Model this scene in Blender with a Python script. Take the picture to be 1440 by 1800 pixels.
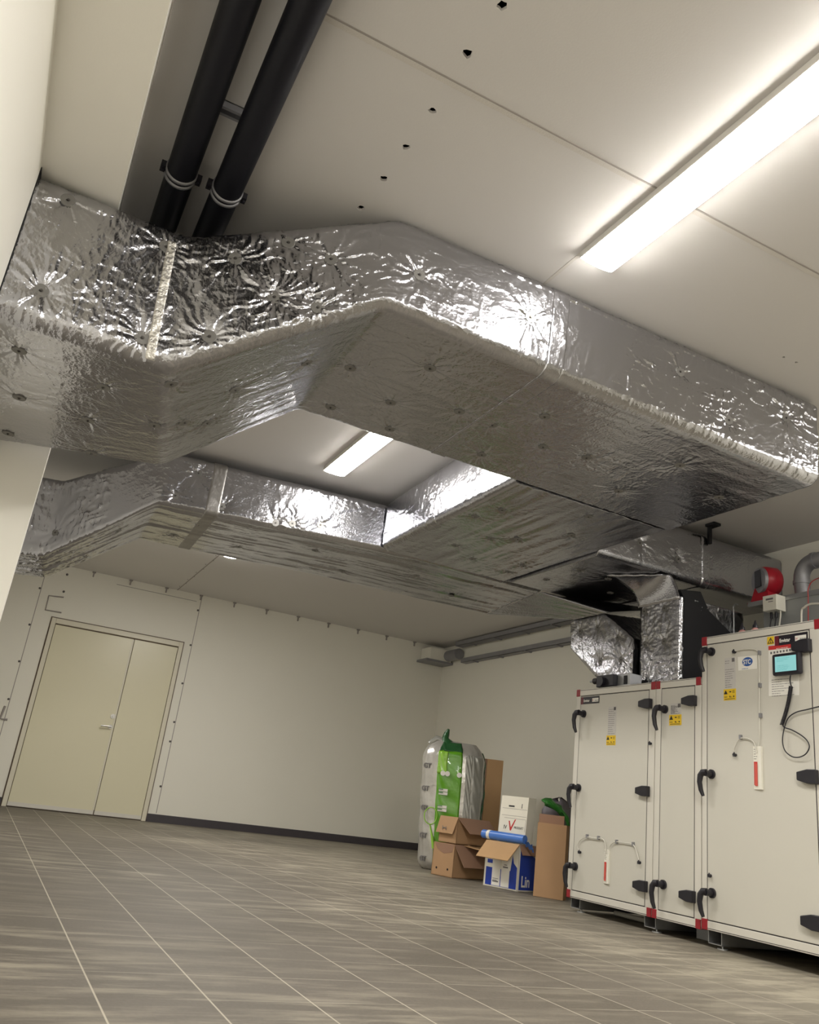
import bpy, bmesh, math, random
import numpy as np
from mathutils import Vector, Matrix

# ------------------------------------------------------------------ scene, camera, light, exposure
for o in list(bpy.data.objects): bpy.data.objects.remove(o)
scn = bpy.context.scene
C = scn.collection
scn.view_settings.view_transform = 'Standard'
scn.view_settings.look = 'None'
scn.view_settings.gamma = 1.0
scn.view_settings.use_curve_mapping = False
scn.view_settings.exposure = 0.0
LAMP = 78.0                       # radiance of the lit diffusers
LAMP_COL = (1.0, 0.962, 0.90)

F_PX, CAM_H = 1444.6, 0.508
YAW, PIT, ROL = math.radians(24.288), math.radians(19.701), math.radians(7.338)
_fw = Vector((math.sin(YAW)*math.cos(PIT), math.cos(YAW)*math.cos(PIT), math.sin(PIT)))
_r0 = Vector((math.cos(YAW), -math.sin(YAW), 0)); _u0 = _r0.cross(_fw)
_r = math.cos(ROL)*_r0 + math.sin(ROL)*_u0
_u = -math.sin(ROL)*_r0 + math.cos(ROL)*_u0
cam_d = bpy.data.cameras.new('camera'); cam = bpy.data.objects.new('camera', cam_d); C.objects.link(cam)
cam_d.sensor_fit = 'VERTICAL'; cam_d.sensor_height = 36.0; cam_d.sensor_width = 28.8
cam_d.lens = F_PX*36.0/1800.0
cam_d.clip_start = 0.02; cam_d.clip_end = 60
m3 = Matrix((_r, _u, -_fw)).transposed()
cam.matrix_world = Matrix.Translation((0, 0, CAM_H)) @ m3.to_4x4()
scn.camera = cam
w = bpy.data.worlds.new('world'); scn.world = w; w.use_nodes = True
w.node_tree.nodes['Background'].inputs[0].default_value = (0.5, 0.52, 0.6, 1)
w.node_tree.nodes['Background'].inputs[1].default_value = 0.0

def _ray(x, y): return _r*((x-720)/F_PX) + _u*(-(y-900)/F_PX) + _fw
def on_x(px, py, X): d = _ray(px, py); return Vector((0, 0, CAM_H)) + d*(X/d.x)
def on_y(px, py, Y): d = _ray(px, py); return Vector((0, 0, CAM_H)) + d*(Y/d.y)
def on_z(px, py, Z): d = _ray(px, py); return Vector((0, 0, CAM_H)) + d*((Z-CAM_H)/d.z)

rng = random.Random(7)

# ------------------------------------------------------------------ materials
def nd(nt, typ, **kw):
    n = nt.nodes.new(typ)
    for k, v in kw.items(): setattr(n, k, v)
    return n
def mat(name, col, rough=0.5, metal=0.0, bump=0.0, bscale=60.0, var=0.0, vscale=4.0, emit=None, estr=0.0, coat=0.0, alpha=None, trans=0.0, spec=0.5):
    m = bpy.data.materials.new(name); m.use_nodes = True
    nt = m.node_tree; b = nt.nodes['Principled BSDF']
    b.inputs['Base Color'].default_value = (*col, 1); b.inputs['Roughness'].default_value = rough
    b.inputs['Metallic'].default_value = metal; b.inputs['Coat Weight'].default_value = coat
    b.inputs['Transmission Weight'].default_value = trans
    b.inputs['Specular IOR Level'].default_value = spec
    if alpha is not None: b.inputs['Alpha'].default_value = alpha
    if emit: b.inputs['Emission Color'].default_value = (*emit, 1); b.inputs['Emission Strength'].default_value = estr
    tc = nd(nt, 'ShaderNodeTexCoord')
    if var > 0:
        n = nd(nt, 'ShaderNodeTexNoise'); n.inputs['Scale'].default_value = vscale; n.inputs['Detail'].default_value = 5
        nt.links.new(tc.outputs['Object'], n.inputs['Vector'])
        mx = nd(nt, 'ShaderNodeMix', data_type='RGBA')
        mx.inputs[6].default_value = (*[c*(1-var) for c in col], 1); mx.inputs[7].default_value = (*[min(1, c*(1+var)) for c in col], 1)
        nt.links.new(n.outputs['Fac'], mx.inputs[0]); nt.links.new(mx.outputs[2], b.inputs['Base Color'])
    if bump > 0:
        n = nd(nt, 'ShaderNodeTexNoise'); n.inputs['Scale'].default_value = bscale; n.inputs['Detail'].default_value = 4
        nt.links.new(tc.outputs['Object'], n.inputs['Vector'])
        bp = nd(nt, 'ShaderNodeBump'); bp.inputs['Strength'].default_value = bump; bp.inputs['Distance'].default_value = 0.01
        nt.links.new(n.outputs['Fac'], bp.inputs['Height']); nt.links.new(bp.outputs['Normal'], b.inputs['Normal'])
    return m

def foil_mat():
    m = bpy.data.materials.new('foil'); m.use_nodes = True
    nt = m.node_tree; b = nt.nodes['Principled BSDF']
    b.inputs['Base Color'].default_value = (0.465, 0.468, 0.50, 1); b.inputs['Metallic'].default_value = 1.0
    tc = nd(nt, 'ShaderNodeTexCoord')
    n = nd(nt, 'ShaderNodeTexNoise'); n.inputs['Scale'].default_value = 9; n.inputs['Detail'].default_value = 6
    nt.links.new(tc.outputs['Object'], n.inputs['Vector'])
    mr = nd(nt, 'ShaderNodeMapRange'); mr.inputs[3].default_value = 0.13; mr.inputs[4].default_value = 0.26
    nt.links.new(n.outputs['Fac'], mr.inputs[0]); nt.links.new(mr.outputs[0], b.inputs['Roughness'])
    v = nd(nt, 'ShaderNodeTexVoronoi', feature='F1'); v.inputs['Scale'].default_value = 70
    wn = nd(nt, 'ShaderNodeTexNoise'); wn.inputs['Scale'].default_value = 30; wn.inputs['Detail'].default_value = 3
    nt.links.new(tc.outputs['Object'], wn.inputs['Vector'])
    va = nd(nt, 'ShaderNodeVectorMath', operation='MULTIPLY_ADD')
    nt.links.new(wn.outputs['Color'], va.inputs[0]); va.inputs[1].default_value = (0.03, 0.03, 0.03); nt.links.new(tc.outputs['Object'], va.inputs[2])
    nt.links.new(va.outputs[0], v.inputs['Vector'])
    n2 = nd(nt, 'ShaderNodeTexNoise'); n2.inputs['Scale'].default_value = 120; n2.inputs['Detail'].default_value = 3
    nt.links.new(tc.outputs['Object'], n2.inputs['Vector'])
    ad = nd(nt, 'ShaderNodeMath', operation='ADD'); nt.links.new(v.outputs['Distance'], ad.inputs[0]); nt.links.new(n2.outputs['Fac'], ad.inputs[1])
    bp = nd(nt, 'ShaderNodeBump'); bp.inputs['Strength'].default_value = 0.22; bp.inputs['Distance'].default_value = 0.004
    nt.links.new(ad.outputs[0], bp.inputs['Height']); nt.links.new(bp.outputs['Normal'], b.inputs['Normal'])
    return m

def floor_mat():
    m = bpy.data.materials.new('floor_tiles'); m.use_nodes = True
    nt = m.node_tree; b = nt.nodes['Principled BSDF']; L = nt.links.new
    tc = nd(nt, 'ShaderNodeTexCoord'); sp = nd(nt, 'ShaderNodeSeparateXYZ'); L(tc.outputs['Object'], sp.inputs[0])
    def groove(out, off):
        a = nd(nt, 'ShaderNodeMath', operation='ADD'); L(out, a.inputs[0]); a.inputs[1].default_value = off
        d = nd(nt, 'ShaderNodeMath', operation='DIVIDE'); L(a.outputs[0], d.inputs[0]); d.inputs[1].default_value = 0.275
        f = nd(nt, 'ShaderNodeMath', operation='FRACT'); L(d.outputs[0], f.inputs[0])
        s = nd(nt, 'ShaderNodeMath', operation='SUBTRACT'); L(f.outputs[0], s.inputs[0]); s.inputs[1].default_value = 0.5
        ab = nd(nt, 'ShaderNodeMath', operation='ABSOLUTE'); L(s.outputs[0], ab.inputs[0])
        mr = nd(nt, 'ShaderNodeMapRange', interpolation_type='SMOOTHSTEP'); L(ab.outputs[0], mr.inputs[0])
        mr.inputs[1].default_value = 0.4885; mr.inputs[2].default_value = 0.494
        fl = nd(nt, 'ShaderNodeMath', operation='FLOOR'); L(d.outputs[0], fl.inputs[0])
        return mr.outputs[0], fl.outputs[0]
    gx, ix = groove(sp.outputs[0], 10*0.275-0.388); gy, iy = groove(sp.outputs[1], 20*0.275-2.30)
    gxs = nd(nt, 'ShaderNodeMath', operation='MULTIPLY'); L(gx, gxs.inputs[0]); gxs.inputs[1].default_value = 0.8
    # the joints across the room are fainter and patchy
    nb = nd(nt, 'ShaderNodeTexNoise'); nb.inputs['Scale'].default_value = 1.7; nb.inputs['Detail'].default_value = 2; L(tc.outputs['Object'], nb.inputs['Vector'])
    nbr = nd(nt, 'ShaderNodeMapRange'); L(nb.outputs['Fac'], nbr.inputs[0]); nbr.inputs[1].default_value = 0.38; nbr.inputs[2].default_value = 0.68; nbr.inputs[4].default_value = 0.75
    gys = nd(nt, 'ShaderNodeMath', operation='MULTIPLY'); L(gy, gys.inputs[0]); L(nbr.outputs[0], gys.inputs[1])
    g = nd(nt, 'ShaderNodeMath', operation='MAXIMUM'); L(gxs.outputs[0], g.inputs[0]); L(gys.outputs[0], g.inputs[1])
    cb = nd(nt, 'ShaderNodeCombineXYZ'); L(ix, cb.inputs[0]); L(iy, cb.inputs[1])
    wn = nd(nt, 'ShaderNodeTexWhiteNoise', noise_dimensions='2D'); L(cb.outputs[0], wn.inputs['Vector'])
    base = nd(nt, 'ShaderNodeMix', data_type='RGBA'); L(wn.outputs['Value'], base.inputs[0])
    base.inputs[6].default_value = (0.100, 0.087, 0.069, 1); base.inputs[7].default_value = (0.118, 0.103, 0.084, 1)
    # fine grain
    n1 = nd(nt, 'ShaderNodeTexNoise'); n1.inputs['Scale'].default_value = 90; n1.inputs['Detail'].default_value = 4; L(tc.outputs['Object'], n1.inputs['Vector'])
    mg = nd(nt, 'ShaderNodeMapRange'); L(n1.outputs['Fac'], mg.inputs[0]); mg.inputs[3].default_value = 0.80; mg.inputs[4].default_value = 1.20
    mu = nd(nt, 'ShaderNodeMix', data_type='RGBA', blend_type='MULTIPLY'); mu.inputs[0].default_value = 1
    L(base.outputs[2], mu.inputs[6]); L(mg.outputs[0], mu.inputs[7])
    # swept dust
    mp = nd(nt, 'ShaderNodeMapping'); mp.inputs['Scale'].default_value = (1.0, 5.5, 1); mp.inputs['Rotation'].default_value = (0, 0, 0.06); L(tc.outputs['Object'], mp.inputs['Vector'])
    n2 = nd(nt, 'ShaderNodeTexNoise'); n2.inputs['Scale'].default_value = 1.9; n2.inputs['Detail'].default_value = 6; n2.inputs['Roughness'].default_value = 0.65; L(mp.outputs[0], n2.inputs['Vector'])
    n3 = nd(nt, 'ShaderNodeTexNoise'); n3.inputs['Scale'].default_value = 0.55; n3.inputs['Detail'].default_value = 2; L(tc.outputs['Object'], n3.inputs['Vector'])
    r2 = nd(nt, 'ShaderNodeMapRange'); L(n2.outputs['Fac'], r2.inputs[0]); r2.inputs[1].default_value = 0.47; r2.inputs[2].default_value = 0.75
    r3 = nd(nt, 'ShaderNodeMapRange'); L(n3.outputs['Fac'], r3.inputs[0]); r3.inputs[1].default_value = 0.36; r3.inputs[2].default_value = 0.6
    gx_ = nd(nt, 'ShaderNodeMapRange'); L(sp.outputs[0], gx_.inputs[0]); gx_.inputs[1].default_value = 0.6; gx_.inputs[2].default_value = 3.0; gx_.inputs[4].default_value = 0.55
    r3b = nd(nt, 'ShaderNodeMath', operation='ADD'); L(r3.outputs[0], r3b.inputs[0]); L(gx_.outputs[0], r3b.inputs[1])
    r3 = r3b
    r2b = nd(nt, 'ShaderNodeMath', operation='MULTIPLY_ADD'); L(gx_.outputs[0], r2b.inputs[0]); r2b.inputs[1].default_value = 0.62; L(r2.outputs[0], r2b.inputs[2])
    r2 = r2b
    dm = nd(nt, 'ShaderNodeMath', operation='MULTIPLY', use_clamp=True); L(r2.outputs[0], dm.inputs[0]); L(r3.outputs[0], dm.inputs[1])
    ds = nd(nt, 'ShaderNodeMath', operation='MULTIPLY'); L(dm.outputs[0], ds.inputs[0]); ds.inputs[1].default_value = 0.85
    dust = nd(nt, 'ShaderNodeMix', data_type='RGBA'); L(ds.outputs[0], dust.inputs[0]); L(mu.outputs[2], dust.inputs[6]); dust.inputs[7].default_value = (0.37, 0.335, 0.26, 1)
    gr = nd(nt, 'ShaderNodeMix', data_type='RGBA'); L(g.outputs[0], gr.inputs[0]); L(dust.outputs[2], gr.inputs[6]); gr.inputs[7].default_value = (0.44, 0.40, 0.32, 1)
    L(gr.outputs[2], b.inputs['Base Color']); b.inputs['Roughness'].default_value = 0.55
    b.inputs['Specular IOR Level'].default_value = 0.3
    bp = nd(nt, 'ShaderNodeBump'); bp.inputs['Strength'].default_value = 0.15; bp.inputs['Distance'].default_value = 0.002
    L(n1.outputs['Fac'], bp.inputs['Height']); L(bp.outputs['Normal'], b.inputs['Normal'])
    return m

def card_mat(name, col):
    m = mat(name, col, 0.85, bump=0.05, bscale=120, var=0.07, vscale=6)
    return m

M = {}
M['foil'] = foil_mat(); M['floor'] = floor_mat()
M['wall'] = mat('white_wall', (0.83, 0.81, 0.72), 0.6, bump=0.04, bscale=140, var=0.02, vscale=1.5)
M['wall_lit'] = mat('white_wall_lit', (0.92, 0.90, 0.83), 0.5, bump=0.03, bscale=140, var=0.015, vscale=1.5)  # wall paint lightened to carry the stronger light on the left side
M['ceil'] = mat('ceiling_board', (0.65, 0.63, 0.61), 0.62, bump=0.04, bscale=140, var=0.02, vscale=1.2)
M['dark'] = mat('void_dark', (0.01, 0.01, 0.012), 0.9)
M['joint'] = mat('panel_joint', (0.34, 0.31, 0.29), 0.8)
M['jointlt'] = mat('joint_filler', (0.62, 0.59, 0.55), 0.8, bump=0.2, bscale=200)
M['base'] = mat('dark_baseboard', (0.055, 0.048, 0.055), 0.55)
M['door'] = mat('door_paint', (0.73, 0.69, 0.505), 0.32, var=0.015, vscale=2)
M['doorframe'] = mat('door_frame_paint', (0.72, 0.68, 0.55), 0.4)
M['doorgap'] = mat('door_gap', (0.17, 0.13, 0.10), 0.8)
M['steel'] = mat('brushed_steel', (0.55, 0.54, 0.52), 0.3, 1.0)
M['galv'] = mat('galvanised', (0.46, 0.47, 0.48), 0.42, 0.85, var=0.12, vscale=18)
M['galvdk'] = mat('galvanised_dull', (0.33, 0.33, 0.35), 0.55, 0.7, var=0.12, vscale=14)
M['pipe'] = mat('black_pipe', (0.006, 0.006, 0.010), 0.5, bump=0.02, bscale=90, spec=0.25)
M['rubber'] = mat('black_rubber', (0.006, 0.006, 0.009), 0.6)
M['washer'] = mat('washer_zinc', (0.20, 0.195, 0.185), 0.5, 0.3)
M['pin'] = mat('pin_dark', (0.09, 0.085, 0.08), 0.5, 0.5)
M['tape'] = mat('tape_bright', (0.72, 0.70, 0.66), 0.33, 0.85, bump=0.9, bscale=75)
M['tapedk'] = mat('tape_dull', (0.33, 0.32, 0.31), 0.45, 0.8, bump=0.3, bscale=40)
M['ahu'] = mat('panel_enamel', (0.60, 0.58, 0.515), 0.42, 0.0, var=0.02, vscale=2)
M['ahuframe'] = mat('aluminium_profile', (0.68, 0.655, 0.59), 0.38, 0.1)
M['gap'] = mat('gasket_dark', (0.035, 0.03, 0.035), 0.8)
M['red'] = mat('red_corner', (0.30, 0.013, 0.022), 0.42)
M['redfan'] = mat('red_enamel', (0.42, 0.010, 0.025), 0.38)
M['black'] = mat('black_plastic', (0.014, 0.013, 0.019), 0.42)
M['blackplate'] = mat('black_sign', (0.012, 0.009, 0.016), 0.4)
M['maroon'] = mat('maroon_sign', (0.14, 0.008, 0.02), 0.4)
M['white'] = mat('white_print', (0.82, 0.80, 0.74), 0.5)
M['whitepl'] = mat('white_plastic', (0.80, 0.78, 0.69), 0.45)
M['hose'] = mat('clear_hose', (0.66, 0.64, 0.57), 0.25)
M['labelgrey'] = mat('grey_label', (0.56, 0.54, 0.51), 0.45)
M['ink'] = mat('label_ink', (0.16, 0.15, 0.15), 0.7)
M['yellow'] = mat('yellow_sticker', (0.78, 0.52, 0.02), 0.45)
M['blackink'] = mat('black_ink', (0.02, 0.02, 0.02), 0.6)
M['stcblue'] = mat('blue_ink', (0.03, 0.10, 0.34), 0.5)
M['redink'] = mat('red_ink', (0.55, 0.03, 0.03), 0.5)
M['redfluid'] = mat('red_fluid', (0.60, 0.09, 0.07), 0.3)
M['screen'] = mat('lit_screen', (0.05, 0.06, 0.06), 0.3, emit=(0.30, 0.72, 0.70), estr=0.75)
M['screenink'] = mat('screen_ink', (0.08, 0.25, 0.27), 0.4, emit=(0.15, 0.42, 0.42), estr=0.6)
M['lamp'] = mat('lit_diffuser', (0.9, 0.9, 0.85), 0.4, emit=LAMP_COL, estr=LAMP)
M['lampboost'] = mat('boosted_diffuser', (0.9, 0.9, 0.85), 0.4, emit=LAMP_COL, estr=LAMP*2.1)  # output raised above the other lamps to lift the left side
M['lampside'] = mat('lit_diffuser_side', (0.9, 0.9, 0.85), 0.4, emit=LAMP_COL, estr=LAMP*0.6)
M['lampfar'] = mat('lit_diffuser_far', (0.9, 0.9, 0.85), 0.4, emit=LAMP_COL, estr=LAMP*1.15)
M['lampmid'] = mat('lit_diffuser_mid', (0.9, 0.9, 0.85), 0.4, emit=LAMP_COL, estr=LAMP*0.85)
M['lampoff'] = mat('unlit_diffuser', (0.88, 0.88, 0.85), 0.35)
M['tray'] = mat('luminaire_body', (0.72, 0.70, 0.66), 0.4)
M['card'] = card_mat('cardboard', (0.42, 0.255, 0.135))
M['cardlt'] = card_mat('cardboard_light', (0.50, 0.31, 0.155))
M['carddk'] = card_mat('cardboard_inner', (0.30, 0.175, 0.115))
M['cardwh'] = card_mat('white_cardboard', (0.80, 0.765, 0.66))
M['blue'] = mat('blue_print', (0.012, 0.045, 0.36), 0.5)
M['bluefilm'] = mat('blue_film', (0.07, 0.20, 0.62), 0.35)
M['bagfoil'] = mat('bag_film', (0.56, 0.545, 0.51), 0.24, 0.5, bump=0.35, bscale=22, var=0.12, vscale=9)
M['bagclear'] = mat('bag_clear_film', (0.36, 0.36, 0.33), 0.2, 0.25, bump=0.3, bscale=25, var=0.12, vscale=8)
M['green'] = mat('green_film', (0.115, 0.36, 0.012), 0.26, 0.0, bump=0.3, bscale=20, var=0.2, vscale=7, coat=0.4)
M['limegreen'] = mat('lime_film', (0.30, 0.60, 0.06), 0.25, bump=0.3, bscale=25, coat=0.4)
M['dkgreen'] = mat('dark_green_film', (0.02, 0.10, 0.03), 0.3, bump=0.4, bscale=30, var=0.2)
M['midgreen'] = mat('mid_green_film', (0.035, 0.20, 0.03), 0.3, bump=0.3, bscale=30, var=0.2)
M['greybag'] = mat('grey_violet_film', (0.145, 0.13, 0.15), 0.5, bump=0.2, bscale=14)
M['bottle'] = mat('pale_bottle', (0.55, 0.27, 0.25), 0.4)
M['galvpanel'] = mat('grey_sheet_metal', (0.30, 0.31, 0.31), 0.5, 0.2, var=0.04)
M['screw'] = mat('screw_head', (0.10, 0.09, 0.085), 0.6)
M['redwire'] = mat('red_wire', (0.4, 0.03, 0.03), 0.5)

# ------------------------------------------------------------------ mesh builder
class MB:
    def __init__(s): s.v = []; s.f = []; s.sm = []
    def add(s, vs, fs, smooth=False):
        o = len(s.v); s.v += [tuple(v) for v in vs]
        for f in fs: s.f.append(tuple(i+o for i in f)); s.sm.append(smooth)
        return s
    def box(s, a, b):
        x0, y0, z0 = [min(p, q) for p, q in zip(a, b)]; x1, y1, z1 = [max(p, q) for p, q in zip(a, b)]
        return s.add([(x0,y0,z0),(x1,y0,z0),(x1,y1,z0),(x0,y1,z0),(x0,y0,z1),(x1,y0,z1),(x1,y1,z1),(x0,y1,z1)],
                     [(0,3,2,1),(4,5,6,7),(0,1,5,4),(1,2,6,5),(2,3,7,6),(3,0,4,7)])
    def hexa(s, b, t):   # four bottom, four top corners, same winding
        return s.add(list(b)+list(t), [(0,3,2,1),(4,5,6,7),(0,1,5,4),(1,2,6,5),(2,3,7,6),(3,0,4,7)])
    def slab(s, O, U, V, N):  # parallelepiped from corner O
        O, U, V, N = map(Vector, (O, U, V, N))
        return s.hexa([O, O+U, O+U+V, O+V], [O+N, O+U+N, O+U+V+N, O+V+N])
    def prism(s, poly, N, smooth=False):
        n = len(poly); N = Vector(N); p = [Vector(q) for q in poly]
        vs = p+[q+N for q in p]
        fs = [tuple(range(n-1, -1, -1)), tuple(range(n, 2*n))]+[(i, (i+1) % n, n+(i+1) % n, n+i) for i in range(n)]
        return s.add(vs, fs, smooth)
    def tube(s, path, r, seg=10, caps=True, smooth=True):
        P = [Vector(p) for p in path]; rr = r if isinstance(r, (list, tuple)) else [r]*len(P)
        vs = []; up = None
        for i, p in enumerate(P):
            t = (P[min(i+1, len(P)-1)]-P[max(i-1, 0)]).normalized()
            if up is None:
                up = Vector((0,0,1)) if abs(t.z) < 0.9 else Vector((1,0,0))
            a = (up-t*up.dot(t)).normalized(); b = t.cross(a); up = a
            for k in range(seg):
                an = 2*math.pi*k/seg; vs.append(p+(a*math.cos(an)+b*math.sin(an))*rr[i])
        fs = []
        for i in range(len(P)-1):
            for k in range(seg):
                k2 = (k+1) % seg; fs.append((i*seg+k, i*seg+k2, (i+1)*seg+k2, (i+1)*seg+k))
        s.add(vs, fs, smooth)
        if caps:
            s.add(vs[:seg], [tuple(range(seg-1, -1, -1))]); s.add(vs[-seg:], [tuple(range(seg))])
        return s
    def disc(s, c, n, r, th, seg=20):
        c = Vector(c); n = Vector(n).normalized(); return s.tube([c, c+n*th], r, seg)
    def grid(s, P, closed=False, smooth=True):
        nu, nv = len(P), len(P[0]); vs = [q for row in P for q in row]; fs = []
        for i in range(nu-1):
            for j in range(nv if closed else nv-1):
                j2 = (j+1) % nv; fs.append((i*nv+j, i*nv+j2, (i+1)*nv+j2, (i+1)*nv+j))
        return s.add(vs, fs, smooth)
    def build(s, name, m, parent=None, bevel=0.0, kind=None):
        me = bpy.data.meshes.new(name)
        off = parent_world(parent)
        me.from_pydata([(x-off[0], y-off[1], z-off[2]) for x, y, z in s.v], [], s.f)
        me.polygons.foreach_set('use_smooth', s.sm)
        bm = bmesh.new(); bm.from_mesh(me); bmesh.ops.recalc_face_normals(bm, faces=bm.faces); bm.to_mesh(me); bm.free()
        me.materials.append(M[m] if isinstance(m, str) else m)
        o = bpy.data.objects.new(name, me); C.objects.link(o)
        if parent: o.parent = parent
        if bevel > 0:
            b = o.modifiers.new('bevel', 'BEVEL'); b.width = bevel; b.segments = 2; b.limit_method = 'ANGLE'
            b.harden_normals = False
        return o
def parent_world(p):
    v = Vector((0, 0, 0))
    while p is not None: v += p.location; p = p.parent
    return v
def tag(o, label, cat, group=None):
    o['label'] = label; o['category'] = cat
    if group: o['group'] = group
    return o
def thing(name, label, cat, loc, group=None):
    o = bpy.data.objects.new(name, None); C.objects.link(o); o.location = loc; o.empty_display_size = 0.05
    return tag(o, label, cat, group)
def struct(o, label=None, cat=None):
    o['kind'] = 'structure'
    if label: o['label'] = label; o['category'] = cat
    return o
def text(name, s, size, O, X, Y, m, parent, depth=0.0008, align='LEFT', sx=1.0, bold=0.0):
    cu = bpy.data.curves.new(name, 'FONT'); cu.body = s; cu.size = size; cu.extrude = depth; cu.align_x = align; cu.offset = bold
    t = bpy.data.objects.new('tmp', cu); C.objects.link(t)
    bpy.context.view_layer.update()
    me = bpy.data.meshes.new_from_object(t.evaluated_get(bpy.context.evaluated_depsgraph_get()))
    bpy.data.objects.remove(t)
    X = Vector(X).normalized(); Y = Vector(Y).normalized(); Z = X.cross(Y); off = parent_world(parent)
    O = Vector(O)-off
    for v in me.vertices:
        c = v.co.copy(); v.co = O+X*c.x*sx+Y*c.y+Z*c.z
    me.name = name; me.materials.clear(); me.materials.append(M[m])
    for p in me.polygons: p.material_index = 0
    o = bpy.data.objects.new(name, me); C.objects.link(o); o.parent = parent
    return o

# ------------------------------------------------------------------ noise for the wrinkled foil
def _h(ix, iy, iz, seed):
    h = (ix.astype(np.int64)*374761393 + iy.astype(np.int64)*668265263 + iz.astype(np.int64)*2147483647 + seed*1274126177) & 0xffffffff
    h = ((h ^ (h >> 13))*1274126177) & 0xffffffff
    h = (h ^ (h >> 16)) & 0xffff
    return h/65535.0
def vn(x, y, z=None, seed=0):
    x, y = np.broadcast_arrays(x, y); z = np.zeros_like(x) if z is None else np.broadcast_to(z, x.shape)
    ix, iy, iz = np.floor(x), np.floor(y), np.floor(z); fx, fy, fz = x-ix, y-iy, z-iz
    ux, uy, uz = [t*t*t*(t*(t*6-15)+10) for t in (fx, fy, fz)]
    r = 0
    for a in (0, 1):
        for b_ in (0, 1):
            for c in (0, 1):
                wgt = (ux if a else 1-ux)*(uy if b_ else 1-uy)*(uz if c else 1-uz)
                r = r+wgt*_h(ix+a, iy+b_, iz+c, seed)
    return r
def ridge(n): return 1-np.abs(2*n-1)

def ring_template(W, H, r, sp, sp_back, sp_top, rf=None, rb=None):
    """rounded rectangle from front-top down the front, along the bottom, up the back and over the top; returns (a,b) unit coords, w"""
    pts = []
    def line(p, q, d):
        n = max(2, int(math.hypot(q[0]-p[0], q[1]-p[1])/d))
        for i in range(n): pts.append((p[0]+(q[0]-p[0])*i/n, p[1]+(q[1]-p[1])*i/n))
    def arc(c, a0, a1, n):
        for i in range(n): a = a0+(a1-a0)*i/n; pts.append((c[0]+r*math.cos(a), c[1]+r*math.sin(a)))
    rf = rf or r; rb = rb or r
    def arc2(c, q, a0, a1):
        n = max(4, int(q*1.57/sp))
        for i in range(n): a = a0+(a1-a0)*i/n; pts.append((c[0]+q*math.cos(a), c[1]+q*math.sin(a)))
    pi = math.pi
    line((0, H-r), (0, rf), sp); arc2((rf, rf), rf, pi, 1.5*pi)
    line((rf, 0), (W-rb, 0), sp); arc2((W-rb, rb), rb, 1.5*pi, 2*pi)
    line((W, rb), (W, H-r), sp_back); arc((W-r, H-r), 0, 0.5*pi, 4)
    line((W-r, H), (r, H), sp_top); arc((r, H-r), 0.5*pi, pi, max(4, int(r*1.57/sp)))
    return np.array(pts)

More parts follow.
